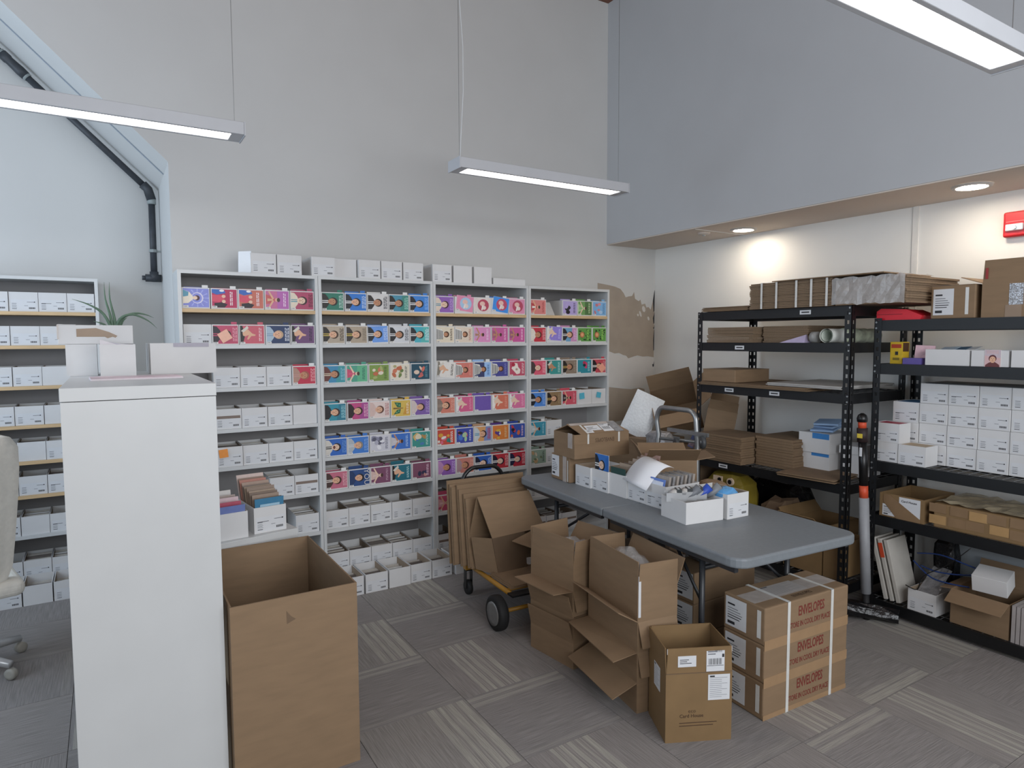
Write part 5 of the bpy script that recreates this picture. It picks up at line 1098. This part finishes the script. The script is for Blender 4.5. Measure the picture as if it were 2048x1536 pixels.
def sheet(label, x0, x1, y, z0, z1, lean, thick=.012, material=KRAFT, fold=None):
    q = thing('flattened_carton', label, 'cardboard', (1.66, -.90, 0), math.radians(-3), CGp)
    G().panel((x0, y-lean, z0), (x1, y-lean, z0), (x1, y, z1), (x0, y, z1), thick).build('carton_panel', material, q)
    if fold: G().panel((x0+.004, y-lean-thick*.9, z0+.01), (x1-.02, y-lean-thick*.9, z0+.01), (x1-.03, y-thick*.9-lean*.1, fold), (x0+.004, y-thick*.9-lean*.1, fold), thick*.6).build('folded_panel', material, q)
    return q
sheet('rearmost flattened carton leaning on the cart handle', -.265, .28, .318, .22, .735, .04, .012, KRAFT)
sheet('second flattened carton leaning on the cart, creased across', -.258, .27, .293, .22, .715, .05, .014, KRAFT, .70)
sheet('third flattened carton leaning on the cart with rough edge', -.225, .262, .258, .22, .715, .06, .016, KRAFT, .69)
sheet('fourth flattened carton leaning on the cart, shorter', -.20, .25, .215, .22, .665, .07, .016, KRAFT, .64)
sheet('narrow flattened carton at the left of the cart load', -.19, -.06, .175, .22, .46, .05, .014, KRAFT)
# tented open carton
q = thing('tented_carton', 'collapsed open carton standing like a tent on the cart', 'carton', (1.66, -.90, 0), math.radians(-3))
G().panel((-.16, .10, .665), (.20, .10, .665), (.235, -.03, .46), (-.125, -.03, .44), .005).build('front_flap', KRAFT, q)
G().panel((-.16, .105, .665), (.20, .105, .665), (.22, .16, .40), (-.19, .16, .40), .005).build('back_panel', KRAFT, q)
G().panel((-.19, .12, .42), (-.125, -.025, .44), (-.10, -.06, .225), (-.17, .10, .225), .005).build('side_panel', KRAFT, q)
G().panel((-.125, -.03, .44), (.10, -.02, .45), (.10, -.05, .225), (-.10, -.06, .225), .005).build('front_panel', KRAFTD, q)
G().panel((-.03, -.10, .43), (.20, -.02, .46), (.26, -.14, .43), (.06, -.22, .40), .005).build('side_flap', KRAFT, q)
G().panel((.06, -.22, .40), (.26, -.14, .43), (.26, -.13, .30), (.07, -.20, .28), .005).build('hanging_flap', KRAFTD, q)
q = flat_stack('flattened_cartons', 'flat cardboard pieces on the platform of the cart', (1.655, -1.185, .2215), .28, .26, .018, 3, math.radians(-2), (), CGp, KRAFT, seed=21, jitter=.012)

# ================================================================== HAND TRUCK AND CORNER PILE
t = thing('hand_truck', 'grey steel hand truck with small casters leaning behind the table', 'hand truck', (2.90, -1.04, 0))
P = [(-.10, .185, .03), (-.02, .165, .70), (0, .15, .95), (0, .17, 1.04)]
arc = [(0, .17-.06*(1-math.cos(PI/2*k/5)) if True else 0, 1.04+.10*math.sin(PI/2*k/5)) for k in range(1, 6)]
P += arc+[(0, -.05, 1.14)]+[(0, -.12-.07*math.sin(PI/2*k/5), 1.14-.07*(1-math.cos(PI/2*k/5))) for k in range(0, 6)]+[(0, -.20, .95), (0, -.205, .66), (-.10, -.205, .03)]
G().tube(P, .0165, 10).build('tube_frame', STEEL, t, True)
for z, x in ((.92, 0), (.55, -.04), (.25, -.075)): G().tube([(x, .155, z), (x, -.20, z+.02)], .011, 8).build('cross_bar', STEEL, t, True)
for (y, z) in ((-.075, .915), (-.30, .955)):
    M = Matrix.Translation((-.06, y, z)) @ Matrix.Rotation(-.5, 4, 'Z') @ Matrix.Rotation(PI/2, 4, 'Y')
    c_ = G().lathe([(.012, -.012), (.038, -.012), (.042, -.005), (.042, .005), (.038, .012), (.012, .012)], 18, M).build('caster', mat('caster_dark', (70, 72, 74), .5), t, True)
    G().lathe([(.004, -.0135), (.012, -.0135), (.012, .0135), (.004, .0135)], 10, M).build('hub', STEEL, c_, True)
    G().panel((-.06, y+.03, z+.05), (-.06, y-.03, z+.05), (-.05, y-.012, z-.01), (-.05, y+.012, z-.01), .004).build('caster_fork', STEEL, t)
G().box(-.03, -.31, .985, -.012, .04, 1.01).build('caster_plate', STEEL, t); G().box(-.36, -.21, .0, -.09, .19, .008).build('toe_plate', STEEL, t)
for s in (-1, 1):
    M = Matrix.Translation((.03, -.01+s*.23, .101)) @ Matrix.Rotation(PI/2, 4, 'X'); G().lathe([(.02, -.025), (.095, -.025), (.10, -.012), (.10, .012), (.095, .025), (.02, .025)], 20, M).build('wheel', RUBBER, t, True)
PG = 'cartons piled in the corner'
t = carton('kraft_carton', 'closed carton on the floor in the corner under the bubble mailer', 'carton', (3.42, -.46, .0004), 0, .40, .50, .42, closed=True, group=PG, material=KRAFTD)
t = carton('kraft_carton', 'second closed carton in the corner pile under the bubble mailer', 'carton', (3.42, -.46, .421), .04, .40, .50, .40, closed=True, group=PG)
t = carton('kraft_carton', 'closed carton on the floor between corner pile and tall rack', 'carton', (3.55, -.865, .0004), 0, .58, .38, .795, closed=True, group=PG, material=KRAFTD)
t = carton('open_carton', 'tilted open carton showing its inside atop the corner pile', 'carton', (3.60, -.44, .855), 0, .36, .30, .24, (('f', .12, 95), ('r', .15, 50), ('b', .15, 10)), KRAFT, PG, rot=(math.radians(42), math.radians(-14), math.radians(-48)))
t = carton('open_carton', 'open carton with splayed flaps seen behind the far rack post', 'carton', (3.60, -.79, .80), 0, .22, .18, .27, (('f', .08, 20), ('b', .10, 5)), KRAFT, PG, rot=(math.radians(4), math.radians(10), math.radians(-50)))
t = thing('bubble_mailer', 'white padded bubble mailer leaning against the corner cartons', 'mailer', (3.25, -.24, .835), 0, None, rot=(math.radians(-12), math.radians(24), math.radians(-45)))
g = G(); n = 10
for s in (0, 1):
    for j in range(n+1):
        for i in range(n+1):
            u, v = i/n, j/n; b = (math.sin(PI*u)*math.sin(PI*v))**.4*.022; g.v.append((-.12+.24*u, (b if s else -b), .36*v))
o_ = (n+1)**2
for s in (0, 1):
    for j in range(n):
        for i in range(n): a = s*o_+j*(n+1)+i; q_ = (a, a+1, a+n+2, a+n+1); g.f.append(q_ if s == 0 else q_[::-1]); g.m.append(0)
g.build('mailer_body', BUB, t, True)
t = thing('blue_strip', 'dark blue printed strip standing in the corner pile', 'strip', (3.31, -.80, .806), 0, None, rot=(0, math.radians(22), math.radians(-60)))
G().box(-.022, 0, 0, .022, .008, .16).build('strip_body', mat('strip_blue', (66, 74, 112), .5, .08, 20), t); G().box(-.02, -.0008, .01, .02, 0, .06).build('strip_print', mat('strip_print', (110, 90, 96), .6, .5, 60), t)
lump('plastic_heap', 'heap of clear plastic film between the table and corner pile', 'plastic', (3.18, -.62, .62), .08, .12, .30, SHINY, 44, part='film')
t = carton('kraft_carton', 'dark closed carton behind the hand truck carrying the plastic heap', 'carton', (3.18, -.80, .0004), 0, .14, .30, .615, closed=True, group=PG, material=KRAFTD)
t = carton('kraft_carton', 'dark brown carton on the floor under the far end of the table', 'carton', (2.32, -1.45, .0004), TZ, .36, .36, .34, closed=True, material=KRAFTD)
